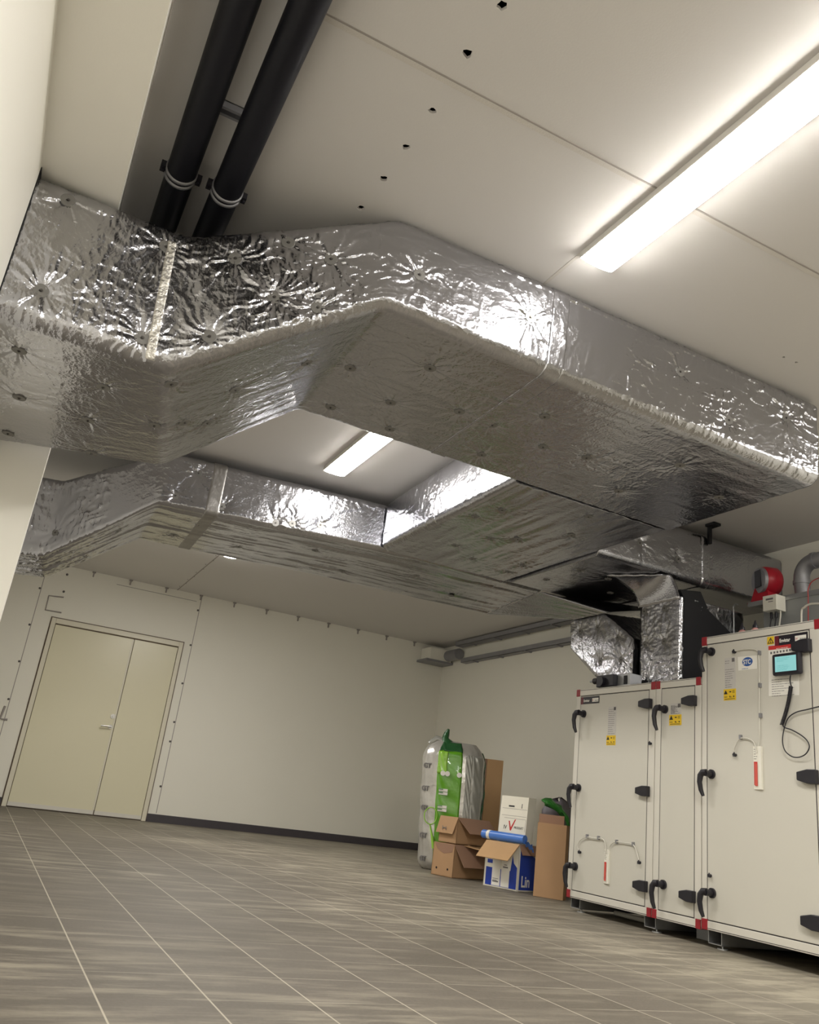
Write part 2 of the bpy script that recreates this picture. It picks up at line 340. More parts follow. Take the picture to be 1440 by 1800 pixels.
def foil_duct(root, sections, r=0.055, sp=0.007, pins=(), amp=1.0, sp_back=0.04, sp_top=0.08, seed=1, caps=True, soften=0.03, bands=(), name='foil_jacket', edge_amp=1.0, mat_=None, regions=None, rf=None, rb=None, pull=1.0):
    """sections: list of (fb, bb, bt, ft) corner points; bands: (s0, s1, material) measured along the front bottom edge"""
    S = np.array(sections, float)                                # n,4,3
    W = np.mean(np.linalg.norm(S[:,1]-S[:,0], axis=1)); H = np.mean(np.linalg.norm(S[:,3]-S[:,0], axis=1))
    r = min(r, W*0.4, H*0.4); rf_, rb_ = rf or r, rb or r
    ab = ring_template(W, H, r, sp, sp_back, sp_top, rf_, rb_)
    ctr = S[:,[0,1]].mean(axis=1); seg = np.linalg.norm(np.diff(ctr, axis=0), axis=1); cum = np.concatenate([[0], np.cumsum(seg)])
    nU = max(3, int(cum[-1]/sp)); u = np.linspace(0, cum[-1], nU)
    cor = np.stack([np.stack([np.interp(u, cum, S[:,c,k]) for k in range(3)], -1) for c in range(4)], 1)  # nU,4,3
    kw = max(1, int(soften/sp))
    if kw > 1 and len(sections) > 2:
        ker = np.ones(2*kw+1)/(2*kw+1); pad = kw
        for c in range(4):
            for k in range(3):
                e = cor[:,c,k]; e0 = 2*e[0]-e[1:pad+1][::-1]; e1 = 2*e[-1]-e[-pad-1:-1][::-1]
                cor[:,c,k] = np.convolve(np.concatenate([e0, e, e1]), ker, 'valid')
    a = (ab[:,0]/W)[None,:,None]; b = (ab[:,1]/H)[None,:,None]
    P = cor[:,0][:,None]*(1-a)*(1-b)+cor[:,1][:,None]*a*(1-b)+cor[:,2][:,None]*a*b+cor[:,3][:,None]*(1-a)*b
    du = np.gradient(P, axis=0); dv = np.roll(P, -1, 1)-np.roll(P, 1, 1)
    N = np.cross(du, dv); N /= np.linalg.norm(N, axis=2, keepdims=True)+1e-9
    cen = P.mean(axis=1, keepdims=True)
    if ((P-cen)*N).sum() < 0: N = -N
    s = np.broadcast_to(u[:,None], P.shape[:2]); wl = np.concatenate([[0], np.cumsum(np.linalg.norm(np.diff(ab, axis=0), axis=1))]); w_ = np.broadcast_to(wl[None,:], P.shape[:2])
    sd = seed*37
    under = np.clip(-N[:,:,2]*1.3, 0, 1)                          # the underside is pulled tighter
    loc = amp*(1-0.55*under)
    if regions:                                                  # (s0, s1, factor): some lengths are more crumpled
        ra = np.ones(nU)
        for s0, s1, fct in regions: ra = np.where((u >= s0) & (u <= s1), fct, ra)
        ker = np.ones(15)/15; ra = np.convolve(np.pad(ra, 7, mode='edge'), ker, 'valid')
        loc = loc*ra[:,None]
    wx = s+0.05*(vn(s*6, w_*6, seed=sd+1)-.5); wy = w_+0.05*(vn(s*6, w_*6, seed=sd+2)-.5)
    h = 0.0045*(vn(s*2.6, w_*3.4, seed=sd+3)-.5)*amp
    mask = np.clip(vn(s*4, w_*4, seed=sd+4)*1.9-0.35, 0.12, 1)
    cre = ridge(vn(wx*15, wy*11, seed=sd+5))**8*0.0030 + ridge(vn(wx*34, wy*30, seed=sd+6))**5*0.0016 + ridge(vn(wx*8, wy*26, seed=sd+7))**14*0.0034 + ridge(vn(wx*27, wy*9, seed=sd+14))**14*0.0030 + 0.0012*(vn(s*22, w_*22, seed=sd+15)-.5)
    h = h+cre*mask*loc
    h = h+under*0.004*amp*pull*(vn(s*1.5, w_*16, seed=sd+8)-.5+0.6*(vn(s*4, w_*34, seed=sd+16)-.5))           # long pulls along the underside
    # fine gathers across the rounded edges
    for wc in (wl[0], H-r-rf_+rf_*0.8, H-r-rf_+rf_*1.57+W-rf_-rb_+rb_*0.8, wl[-1]):
        d = np.abs(w_-wc); d = np.minimum(d, np.abs(d-wl[-1]))
        e = np.exp(-(d/0.055)**2)*edge_amp
        h = h+e*0.0015*ridge(vn(s*75, w_*8, seed=sd+9))**2*loc.clip(0.5) + e*0.0016*(vn(s*9, w_*3, seed=sd+12)-.5)
    washers = []
    for k, p in enumerate(pins):
        p = np.array(p); d2 = ((P-p)**2).sum(2); i, j = np.unravel_index(np.argmin(d2), d2.shape)
        p0 = P[i, j]; n0 = N[i, j]; t0 = du[i, j]/np.linalg.norm(du[i, j]); t1 = np.cross(n0, t0)
        D = P-p0; rad2 = (D**2).sum(2); m = (rad2 < 0.16) & ((N*n0).sum(2) > 0.6)
        dx = (D[m]*t0).sum(1); dy = (D[m]*t1).sum(1); rad = np.hypot(dx, dy); an = np.arctan2(dy, dx)
        sa = rng.random()*100; rw = 0.075+0.05*rng.random()
        an = an+0.35*(vn(rad*14, an*0+sa, seed=sd+20)-.5)
        nz = vn(np.cos(an)*3.6+sa, np.sin(an)*3.6, rad*3, seed=sd+10)
        nz2 = vn(np.cos(an)*9+sa, np.sin(an)*9, rad*4, seed=sd+11)
        f = np.exp(-rad/rw)*np.clip(rad/0.03, 0, 1)
        fa = 0.55 if n0[2] < -0.6 else 1.0
        h[m] += fa*(f*(0.0105*(ridge(nz)**4-.25)+0.005*(ridge(nz2)**4-.25)) - 0.009*np.exp(-(rad/0.045)**2))
        washers.append((i, j, n0))
    h = h*np.ones_like(s)
    Q = P+N*h[:,:,None]
    nv = P.shape[1]
    idx = np.arange(nU*nv).reshape(nU, nv)
    q = np.stack([idx[:-1], np.roll(idx[:-1], -1, 1), np.roll(idx[1:], -1, 1), idx[1:]], -1).reshape(-1, 4)
    off = np.array(parent_world(root))
    def mk(nm, V, quads, m, cap):
        me = bpy.data.meshes.new(nm); nq = len(quads); ng = 2 if cap else 0
        me.vertices.add(len(V)); me.vertices.foreach_set('co', (V-off).astype(np.float32).ravel())
        loops = quads.ravel()
        starts = np.arange(nq)*4
        if cap:
            loops = np.concatenate([loops, idx[0][::-1], idx[-1]]); starts = np.concatenate([starts, [nq*4, nq*4+nv]])
        me.loops.add(len(loops)); me.loops.foreach_set('vertex_index', loops.astype(np.int32))
        me.polygons.add(nq+ng); me.polygons.foreach_set('loop_start', starts.astype(np.int32))
        me.polygons.foreach_set('use_smooth', np.concatenate([np.ones(nq, bool), np.zeros(ng, bool)]))
        me.update(calc_edges=True); me.validate()
        me.materials.append(m)
        o = bpy.data.objects.new(nm, me); C.objects.link(o); o.parent = root
        return o
    mk(name, Q.reshape(-1, 3), q, mat_ or M['foil'], caps)
    for s0, s1, bm_, *front in bands:
        i0, i1 = np.searchsorted(u, s0), np.searchsorted(u, s1)+1
        hh = P[i0:i1]+N[i0:i1]*(h[i0:i1]*0.6+0.0045+0.0018*vn(s[i0:i1]*40, w_[i0:i1]*50, seed=sd+13))[:,:,None]
        hh[0] = Q[i0]-N[i0]*0.004; hh[-1] = Q[i1-1]-N[i1-1]*0.004
        if front:                                                # only across the front face
            nc = int(np.searchsorted(wl, H-r-rf_+rf_*front[0])); hh = hh[:, :nc]; hh[:, -1] -= N[i0:i1, nc-1]*0.006; hh[:, 0] -= N[i0:i1, 0]*0.006
            id2 = np.arange(hh.shape[0]*nc).reshape(-1, nc)
            mk('crease_tape', hh.reshape(-1, 3), np.stack([id2[:-1, :-1], id2[:-1, 1:], id2[1:, 1:], id2[1:, :-1]], -1).reshape(-1, 4), bm_, False); continue
        id2 = np.arange(hh.shape[0]*nv).reshape(-1, nv)
        q2 = np.stack([id2[:-1], np.roll(id2[:-1], -1, 1), np.roll(id2[1:], -1, 1), id2[1:]], -1).reshape(-1, 4)
        mk('tape_band', hh.reshape(-1, 3), q2, bm_, False)
    for i, j, n0 in washers:
        o = bpy.data.objects.new('washer', washer_mesh()); C.objects.link(o); o.parent = root
        o.matrix_local = Matrix.Translation(Vector(Q[i, j]-off+n0*0.0035)) @ Vector(n0).to_track_quat('Z', 'Y').to_matrix().to_4x4()
_wm = []
def washer_mesh():
    if not _wm:
        b = MB(); prof = [(0.0265, -0.004), (0.0265, 0.0), (0.025, 0.0015), (0.0085, 0.0015), (0.0065, 0.0005), (0.0035, 0.0005), (0.0035, 0.006), (0.0, 0.006)]
        rows = [[(max(r_, 1e-5)*math.cos(2*math.pi*k/22), max(r_, 1e-5)*math.sin(2*math.pi*k/22), z) for k in range(22)] for r_, z in prof]
        b.grid(rows, closed=True, smooth=False)
        me = bpy.data.meshes.new('washer'); me.from_pydata(b.v, [], b.f); me.materials.append(M['washer']); me.materials.append(M['pin'])
        for p in me.polygons:
            rr = (p.center.x**2+p.center.y**2)**0.5
            if rr < 0.0065: p.material_index = 1
        _wm.append(me)
    return _wm[0]
# ------------------------------------------------------------------ the room
CZ, YB, XL, XR, XRF, YF = 2.75, 10.54, -0.335, 5.15, 5.585, -3.6
floor = struct(MB().box((XL-0.2, YF-0.2, -0.1), (XRF+0.2, YB+0.2, 0)).build('floor', 'floor'), 'grey-beige square tiled floor with pale joints and swept dust', 'floor')

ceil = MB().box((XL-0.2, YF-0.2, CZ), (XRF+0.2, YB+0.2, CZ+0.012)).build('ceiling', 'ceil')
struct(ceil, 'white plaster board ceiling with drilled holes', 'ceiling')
cut = MB()
for px, py, r in ((883,10,.017),(822,95,.016),(760,195,.0135),(714,259,.0145),(675,314,.0145),(635,366,.0145),(1378,628,.007),(1400,637,.008)):
    c = on_z(px, py, CZ); n = 11; e = [0.75+0.5*rng.random() for _ in range(n)]
    cut.prism([(c.x+r*e[k]*math.cos(2*math.pi*k/n), c.y+r*e[k]*math.sin(2*math.pi*k/n), CZ-0.02) for k in range(n)], (0, 0, 0.035))
cutter = cut.build('cutter', 'dark')
bo = ceil.modifiers.new('b', 'BOOLEAN'); bo.object = cutter; bo.operation = 'DIFFERENCE'; bo.solver = 'EXACT'
bpy.context.view_layer.update()
me = bpy.data.meshes.new_from_object(ceil.evaluated_get(bpy.context.evaluated_depsgraph_get()))
ceil.modifiers.clear(); ceil.data = me
while len(me.materials) > 1: me.materials.pop()
bpy.data.objects.remove(cutter)
def board_joint(a, b, parent, m): return MB().box(a, b).build('board_joint', m, parent)
board_joint((-0.06, 1.889, CZ-0.0025), (XR, 1.912, CZ+0.001), ceil, 'jointlt'); board_joint((-0.06, 1.884, CZ-0.003), (XR, 1.890, CZ+0.001), ceil, 'joint')
board_joint((1.675, 2.2, CZ-0.002), (1.690, 2.62, CZ+0.001), ceil, 'jointlt')
board_joint((1.676, 8.28, CZ-0.002), (1.688, YB, CZ+0.001), ceil, 'joint')
for k in range(9): MB().disc((1.66+0.03*(k % 2), 8.45+0.23*k, CZ+0.001), (0, 0, -1), 0.006, 0.004, 8).build('screw', 'screw', ceil)
for px, py in ((1150,332),): pass

T = 0.12
struct(MB().box((XL-T, YF, 0), (XL, YB, CZ)).build('wall_left', 'wall_lit'), 'brightly lit white left wall beside the camera', 'wall')
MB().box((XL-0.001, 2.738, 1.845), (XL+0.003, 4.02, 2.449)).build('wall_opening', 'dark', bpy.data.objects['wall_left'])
struct(MB().box((XL, 4.022, 0), (-0.077, 4.20, CZ)).build('wall_pier', 'wall_lit'), 'white wall pier below the duct at left', 'wall')
struct(MB().box((XL, YF, 2.45), (-0.063, 4.022, CZ)).build('ceiling_soffit', 'wall_lit'), 'lowered white soffit along the left wall', 'soffit')
wr = MB().prism([(XR, YF, 0), (XR, 5.5, 0), (XRF, 5.5, 0), (XRF, YB, 0), (XRF+T, YB, 0), (XRF+T, YF, 0)], (0, 0, CZ)).build('wall_right', 'wall')
struct(wr, 'white right wall behind the air handling units', 'wall')
struct(MB().box((XL-T, YF-T, 0), (XRF+T, YF, CZ)).build('wall_front', 'wall'), 'white wall behind the camera', 'wall')
wb = struct(MB().box((XL-T, YB, 0), (XRF+T, YB+T, CZ)).build('wall_back', 'wall'), 'white back wall with a double door', 'wall')
# panel joints and screws on the back wall
for xj, z0, z1 in ((0.132, 0.1, CZ), (2.005, 0.1, CZ), (3.87, 0.1, CZ)):
    if xj < 3: MB().box((xj-0.004, YB-0.0015, z0), (xj+0.004, YB+0.001, z1)).build('panel_joint', 'joint', wb)
    zs = [2.42, 1.98, 1.55, 1.12, 0.7] if xj < 1 else ([2.55, 2.1, 1.62, 1.15, 0.92, 0.4] if xj < 3 else [])
    for z in zs: MB().disc((xj-0.016, YB, z), (0, -1, 0), 0.013, 0.004, 10).build('screw', 'screw', wb)
MB().box((0.95, YB-0.0015, 2.655), (1.95, YB+0.001, 2.661)).build('panel_joint', 'joint', wb)
# short loose wires left in the wall above and left of the door
def wire(pts, r, m, parent, name='wire_stub'): return MB().tube(pts, r, 6).build(name, m, parent)
a = [on_y(x, y, YB-0.008) for x, y in ((112,1050),(86,1047),(80,1072),(108,1077))]
wire(a, 0.008, 'joint', wb)
a = [on_y(x, y, YB-0.008) for x, y in ((9,1241),(0,1263),(13,1265))]
wire(a, 0.012, 'joint', wb)
for q in ((118,1010),(112,1040)): MB().disc(on_y(*q, YB), (0, -1, 0), 0.014, 0.006, 10).build('screw', 'screw', wb)

struct(MB().box((1.905, YB-0.014, 0), (XRF, YB, 0.088)).build('baseboard_back', 'base'), 'dark grey baseboard right of the double door', 'baseboard')
struct(MB().box((XL, YB-0.014, 0), (0.325, YB, 0.088)).build('baseboard_left', 'base'), 'short dark grey baseboard left of the double door', 'baseboard')
struct(MB().box((XRF-0.014, 5.6, 0), (XRF, YB-0.014, 0.088)).build('baseboard_right', 'base'), 'dark grey baseboard along the right wall', 'baseboard')

# double door
dr = struct(thing('door_1', 'cream metal double door in a cream frame', 'door', (1.11, YB, 0)))
fy = YB-0.03
fb = MB()
fb.box((0.335, fy, 0), (0.385, YB, 2.11)); fb.box((1.845, fy, 0), (1.895, YB, 2.11)); fb.box((0.385, fy, 2.05), (1.845, YB, 2.11))
fb.build('door_frame', 'doorframe', dr, bevel=0.004)
g = MB(); g.box((0.322, YB-0.006, 0), (0.335, YB, 2.123)); g.box((1.895, YB-0.006, 0), (1.908, YB, 2.123)); g.box((0.335, YB-0.006, 2.11), (1.895, YB, 2.123))
g.build('frame_joint', 'doorgap', dr)
g = MB(); g.box((0.385, YB-0.008, 0), (1.845, YB, 2.05)); g.build('door_gap', 'doorgap', dr)
l1 = MB().box((0.391, YB-0.022, 0.012), (1.300, YB-0.008, 2.036)).build('door_leaf', 'door', dr, bevel=0.003)
l2 = MB().box((1.312, YB-0.022, 0.012), (1.839, YB-0.008, 2.036)).build('door_leaf', 'door', dr, bevel=0.003)
MB().box((0.391, YB-0.026, 0.012), (1.300, YB-0.022, 0.055)).build('kick_strip', 'ahuframe', l1); MB().box((1.312, YB-0.026, 0.012), (1.839, YB-0.022, 0.055)).build('kick_strip', 'ahuframe', l2)
MB().box((1.285, YB-0.026, 0.06), (1.305, YB-0.022, 2.03)).build('rebate_strip', 'doorframe', l1)
h = MB().disc((1.265, YB-0.022, 0.985), (0, -1, 0), 0.024, 0.01); h.tube([(1.265, YB-0.03, 0.985), (1.265, YB-0.07, 0.985)], 0.009); h.tube([(1.27, YB-0.068, 0.985), (1.235, YB-0.072, 0.985), (1.155, YB-0.07, 0.982)], 0.0095)
h.build('door_handle', 'steel', l1)
h = MB().disc((1.267, YB-0.022, 1.105), (0, -1, 0), 0.027, 0.012); h.disc((1.267, YB-0.034, 1.105), (0, -1, 0), 0.012, 0.016); h.build('lock_cylinder', 'steel', l1)

# little clips where the back wall meets the ceiling
for k in range(12):
    x = 0.662+0.443*k
    if x > 5.3: break
    b = MB(); b.box((x-0.008, YB-0.02, 2.685), (x+0.008, YB-0.001, 2.745)); b.box((x-0.02, YB-0.035, 2.735), (x+0.02, YB-0.001, 2.747))
    tag(b.build('fixing_clip', 'joint'), 'small dark fixing clip where the back wall meets the ceiling', 'clip', 'clips along the top of the back wall')

# ------------------------------------------------------------------ luminaires
def luminaire(x, y0, y1, label, m='lamp', hd=0.021):
    t = thing('ceiling_luminaire', label, 'ceiling light', (x, (y0+y1)/2, CZ), None)
    hw = 0.082
    b = MB().box((x-hw, y0, CZ-0.032), (x+hw, y1, CZ-0.001)); b.build('housing', 'tray', t, bevel=0.003)
    rows = []; wd = hw-0.003
    for y, sc in ((y0+0.002, 0.02), (y0+0.003, 0.70), (y0+0.012, 0.90), (y0+0.03, 1.0), (y1-0.03, 1.0), (y1-0.012, 0.90), (y1-0.003, 0.70), (y1-0.002, 0.02)):
        rows.append([(x+wd*math.cos(math.pi*k/16), y, CZ-0.0315-hd*sc*math.sin(math.pi*k/16)**0.8) for k in range(17)])
    d = MB().grid(rows); d.build('diffuser', m, t)
    for y, s_ in ((y0, -1), (y1, 1)):
        MB().box((x-hw, y, CZ-0.034), (x+hw, y+0.004*s_, CZ-0.001)).build('end_cap', 'tray', t)
    return t
luminaire(1.755, 0.83, 2.33, 'long lit ceiling light at upper right in front of the foil duct')
luminaire(1.755, 3.82, 5.30, 'lit ceiling light seen through the opening between the foil ducts', m='lampmid', hd=0.014)
luminaire(1.755, 6.75, 8.25, 'ceiling light whose end just shows beyond the far duct', m='lampfar', hd=0.018)
luminaire(4.30, 0.83, 2.33, 'ceiling light near the right wall, outside the view', m='lampside', hd=0.010)
luminaire(0.90, -1.65, -0.15, 'unseen ceiling light above and just behind the camera, boosted for the left wall', m='lampboost')  # unseen, assumed lamp; placed and boosted to brighten left wall and soffit

# ------------------------------------------------------------------ black pipes under the ceiling
def black_pipe(x, r, yc, label):
    t = thing('black_pipe', label, 'pipe', (x, 1.0, 2.66), 'pair of black pipes')
    p = MB().tube([(x, -3.5, 2.66), (x, 3.98, 2.66)], r, 28); p.build('pipe', 'pipe', t)
    c = thing('pipe_clamp', '', '', (0, 0, 0)); 
    bpy.data.objects.remove(c)
    cl = MB()
    for yy in (yc-0.014, yc+0.014):
        rows = []
        for k in range(29):
            a = 2*math.pi*k/28
            rows.append([(x+q*math.cos(a), yy+dy, 2.66+q*math.sin(a)) for q, dy in ((r, -0.007), (r+0.005, -0.006), (r+0.005, 0.006), (r, 0.007))])
        cl.grid(rows)
    k0 = cl.build('pipe_clamp', 'galvdk', t)
    for s_ in (-1, 1):
        ears = MB(); ears.box((x+s_*(r+0.002), yc-0.018, 2.66-0.013), (x+s_*(r+0.022), yc+0.018, 2.66+0.013))
        ears.tube([(x+s_*(r+0.013), yc, 2.66-0.022), (x+s_*(r+0.013), yc, 2.66+0.022)], 0.006, 8)
        ears.build('clamp_ear', 'black', k0)
    MB().tube([(x, yc, 2.66+r), (x, yc, CZ)], 0.005, 8).build('threaded_rod', 'galv', k0)
    return t
black_pipe(0.113, 0.055, 2.745, 'left of the two thick black pipes beside the soffit')
black_pipe(0.290, 0.056, 2.74, 'right of the two thick black pipes, next to the drilled holes')
rail = thing('mounting_rail', 'short galvanised rail crossing above the two black pipes', 'rail', (0.2, 2.42, CZ))
b = MB(); b.box((0.10, 2.395, CZ-0.03), (0.30, 2.40, CZ)); b.box((0.10, 2.435, CZ-0.03), (0.30, 2.44, CZ)); b.box((0.10, 2.395, CZ-0.004), (0.30, 2.44, CZ)); b.box((0.10, 2.40, CZ-0.03), (0.30, 2.407, CZ-0.026)); b.box((0.10, 2.428, CZ-0.03), (0.30, 2.435, CZ-0.026))
b.build('rail', 'galvdk', rail)

# ------------------------------------------------------------------ insulated ducts
A_f = [(-0.224,2.75,2.368),(-0.219,2.75,1.994),(0.128,2.75,2.335),(0.13,2.75,1.947)]
A_b = [(-0.247,2.985,1.86),(0.055,3.082,1.86),(-0.227,3.421,1.86),(0.043,3.453,1.86),(-0.257,3.88,1.86),(0.099,3.84,1.86),(0.283,2.89,1.86),(0.287,3.299,1.86)]
B_f = [(0.372,2.707,2.366),(0.549,2.659,2.492),(0.713,2.617,2.463),(0.536,2.668,2.242),(0.698,2.626,2.236),(0.347,2.721,2.018)]
B_b = [(0.55,3.094,2.027),(0.512,3.39,1.977),(0.406,3.302,1.916),(0.80,3.0,2.2)]
C_f = [(1.067,2.56,2.507),(1.605,2.56,2.529),(2.452,2.56,2.573),(2.757,2.56,2.422),(3.159,2.56,2.571)]
C_b = [(1.024,3.107,2.3),(1.303,2.871,2.3),(1.31,3.279,2.3),(1.094,3.521,2.3),(1.608,3.141,2.3),(1.939,2.907,2.3),(1.8,3.151,2.3),(2.125,3.182,2.3),(1.945,3.483,2.3),(2.364,3.134,2.3),(2.746,2.881,2.3),(2.767,3.371,2.3),(1.431,3.545,2.3),(3.194,3.051,2.3)]
near = thing('insulated_duct', 'nearest foil-wrapped duct bending up from the left wall and running right under the ceiling', 'duct', (1.5, 3.1, 2.3))
foil_duct(near, [
    [(XL-0.03,2.75,1.86),(XL-0.03,4.02,1.86),(XL-0.03,4.02,2.44),(XL-0.03,2.75,2.44)],
    [(0.238,2.75,1.86),(0.40,3.74,1.86),(0.32,3.74,2.43),(0.205,2.75,2.43)],
    [(0.94,2.56,2.31),(0.965,3.645,2.31),(0.965,3.645,2.742),(0.955,2.56,2.742)],
    [(3.365,2.575,2.272),(3.385,3.64,2.292),(3.40,3.64,2.735),(3.385,2.575,2.738)]],
    r=0.06, rb=0.010, pull=0.55, sp=0.0055, pins=A_f+A_b+B_f+B_b+C_f+C_b, seed=1, soften=0.035,
    bands=((0.60, 0.64, M['tape'], 0.9), (2.24, 2.33, M['foil'])), regions=((0, 0.6, 0.7), (0.6, 1.5, 0.95), (1.5, 2.2, 0.9), (2.3, 4.2, 1.5)))

cross = thing('insulated_duct', 'wide foil-wrapped duct crossing between the two long ducts, seen from below', 'duct', (2.83, 4.5, 2.3))
X_b = [(2.46,4.088,2.3),(2.41,4.323,2.3),(2.845,4.486,2.3),(2.718,4.623,2.3),(2.626,4.958,2.3),(2.911,3.813,2.3),(3.045,4.156,2.3),(3.22,4.97,2.3),(3.24,5.192,2.3),(2.867,5.123,2.3)]
foil_duct(cross, [
    [(3.375,3.657,2.296),(2.265,3.657,2.29),(2.265,3.657,2.735),(3.375,3.657,2.735)],
    [(3.36,5.446,2.30),(2.275,5.46,2.305),(2.275,5.46,2.69),(3.36,5.446,2.69)]], r=0.05, rf=0.010, sp=0.009, sp_back=0.009, pins=X_b, seed=2, pull=1.6)
far = thing('insulated_duct', 'far foil-wrapped duct running parallel behind the opening', 'duct', (2.2, 6.0, 2.3))
D_f = [(0.742,5.6,2.367),(1.075,5.6,2.365),(0.867,5.6,2.577),(1.474,5.6,2.333),(1.593,5.6,2.355),(1.802,5.6,2.397)]
D_l = [tuple(on_y(x, y, 6.15)) for x, y in ((200,830),(193,899),(95,935),(258,866))]
D_b = [(1.0,5.95,2.29),(1.4,6.3,2.29),(1.9,5.9,2.29),(2.3,6.3,2.3),(2.8,5.9,2.3),(3.3,6.2,2.3),(0.9,6.4,2.29)]
foil_duct(far, [
    [(XL-0.03,6.30,1.86),(XL-0.03,7.25,1.86),(XL-0.03,7.25,2.44),(XL-0.03,6.30,2.44)],
    [(0.03,6.19,1.86),(0.09,6.98,1.86),(0.09,6.98,2.44),(0.03,6.19,2.44)],
    [(0.65,5.69,2.285),(0.69,6.76,2.277),(0.69,6.74,2.69),(0.65,5.69,2.69)],
    [(2.28,5.485,2.305),(2.28,6.66,2.30),(2.28,6.66,2.68),(2.28,5.485,2.68)],
    [(3.73,5.46,2.30),(3.86,6.55,2.30),(3.86,6.55,2.68),(3.73,5.46,2.68)]],
    r=0.055, rf=0.036, sp=0.0085, regions=((0,0.9,2.6),), pull=2.6, pins=D_f+D_l+D_b, seed=3, bands=((1.60, 1.70, M['tapedk']),), amp=1.15)
wallduct = thing('insulated_duct', 'shaded foil-wrapped duct reaching to the right wall above the units', 'duct', (4.3, 4.8, 2.3))
foil_duct(wallduct, [
    [(3.378,4.30,2.275),(3.378,5.38,2.285),(3.378,5.41,2.68),(3.378,4.30,2.68)],
    [(XR-0.002,4.30,2.275),(XR-0.002,5.41,2.285),(XR-0.002,5.41,2.68),(XR-0.002,4.30,2.68)]],
    r=0.045, rb=0.012, sp=0.011, seed=4, amp=0.7, bands=((0.93, 1.02, M['foil']),), pins=[(3.75,4.3,2.45),(4.1,4.3,2.42),(3.522,5.102,2.28),(3.534,4.697,2.28),(3.805,4.708,2.28),(4.064,5.007,2.28)])
hg = thing('duct_hanger', 'dark hanger bracket at the top edge of the shaded duct', 'bracket', (4.25, 4.28, CZ))
b = MB(); b.box((4.36, 4.262, 2.60), (4.385, 4.285, CZ)); b.box((4.34, 4.20, CZ-0.02), (4.41, 4.285, CZ-0.001)); b.build('bracket', 'rubber', hg)

# transition down to the small unit
trans = thing('transition_duct', 'foil-wrapped slanting duct piece dropping onto the left unit', 'duct', (4.2, 4.9, 1.8))
foil_duct(trans, [
    [(3.735,5.47,2.30),(3.87,6.54,2.30),(3.95,6.5,2.32),(3.95,5.47,2.31)],
    [(3.99,4.93,2.10),(3.99,5.36,2.10),(4.55,5.36,2.24),(4.55,4.93,2.24)]], r=0.03, sp=0.012, seed=5, amp=0.8)
# the chute itself: a closed loft down to the unit top; rings run along its length
foil_duct(trans, [
    [(4.0,5.40,2.105),(4.0,5.385,1.86),(4.55,5.385,1.86),(4.55,5.40,2.16)],
    [(4.0,4.985,2.10),(4.0,5.07,1.625),(4.55,5.07,1.625),(4.55,4.985,2.16)],
    [(4.0,4.66,1.875),(4.0,4.84,1.484),(4.55,4.84,1.484),(4.55,4.65,1.90)],
    [(4.0,4.635,1.79),(4.0,4.645,1.484),(4.55,4.645,1.484),(4.55,4.635,1.79)]], r=0.02, sp=0.009, sp_back=0.03, sp_top=0.03, seed=6, amp=1.1, soften=0.02, name='chute_jacket',
    pins=[tuple(on_x(x, y, 4.0)) for x, y in ((1020,1110),(1050,1104),(1085,1120),(1092,1160),(1055,1162))])

drop = thing('drop_duct', 'upright foil-wrapped duct standing on the middle unit', 'duct', (4.3, 4.4, 1.5))
sec2 = [[(4.62,4.19,2.11),(4.01,4.19,2.11),(4.01,4.595,2.11),(4.62,4.595,2.11)], [(4.62,4.20,1.483),(4.01,4.20,1.483),(4.01,4.59,1.483),(4.62,4.59,1.483)]]
foil_duct(drop, sec2, r=0.03, sp=0.008, sp_back=0.008, sp_top=0.03, seed=7, amp=1.5,
          pins=[tuple(on_x(x, y, 4.01)) for x, y in ((1168,1070),(1132,1075),(1132,1132),(1166,1128))])
fl = MB(); rows = []
t0, t1 = Vector((3.70, 4.60, 2.272)), Vector((3.97, 4.27, 2.272)); b0, b1 = Vector((4.012, 4.60, 2.085)), Vector((4.012, 4.185, 2.085))
for k in range(13):
    a = k/12*math.pi/2; e = math.sin(a); d = 1-math.cos(a)
    rows.append([Vector(((t0.lerp(t1, j/14)).x*(1-e)+4.012*e, t0.lerp(t1, j/14).y*(1-k/12)+b0.lerp(b1, j/14).y*k/12, 2.272*(1-d)+2.085*d+0.003*math.sin(j*1.7+k))) for j in range(15)])
fl.grid(rows); o = fl.build('throat_jacket', 'foil', drop)
sd = o.modifiers.new('s', 'SOLIDIFY'); sd.thickness = 0.012
bk = MB(); q = [on_y(x, y, 4.185) for x, y in ((1203,1052),(1196,1036),(1232,1040),(1246,1073),(1292,1120),(1292,1200),(1203,1200))]
bk.prism([(p.x, p.y, p.z) for p in q], (0, 0.44, 0)); bk.build('rubber_cover', 'rubber', drop)
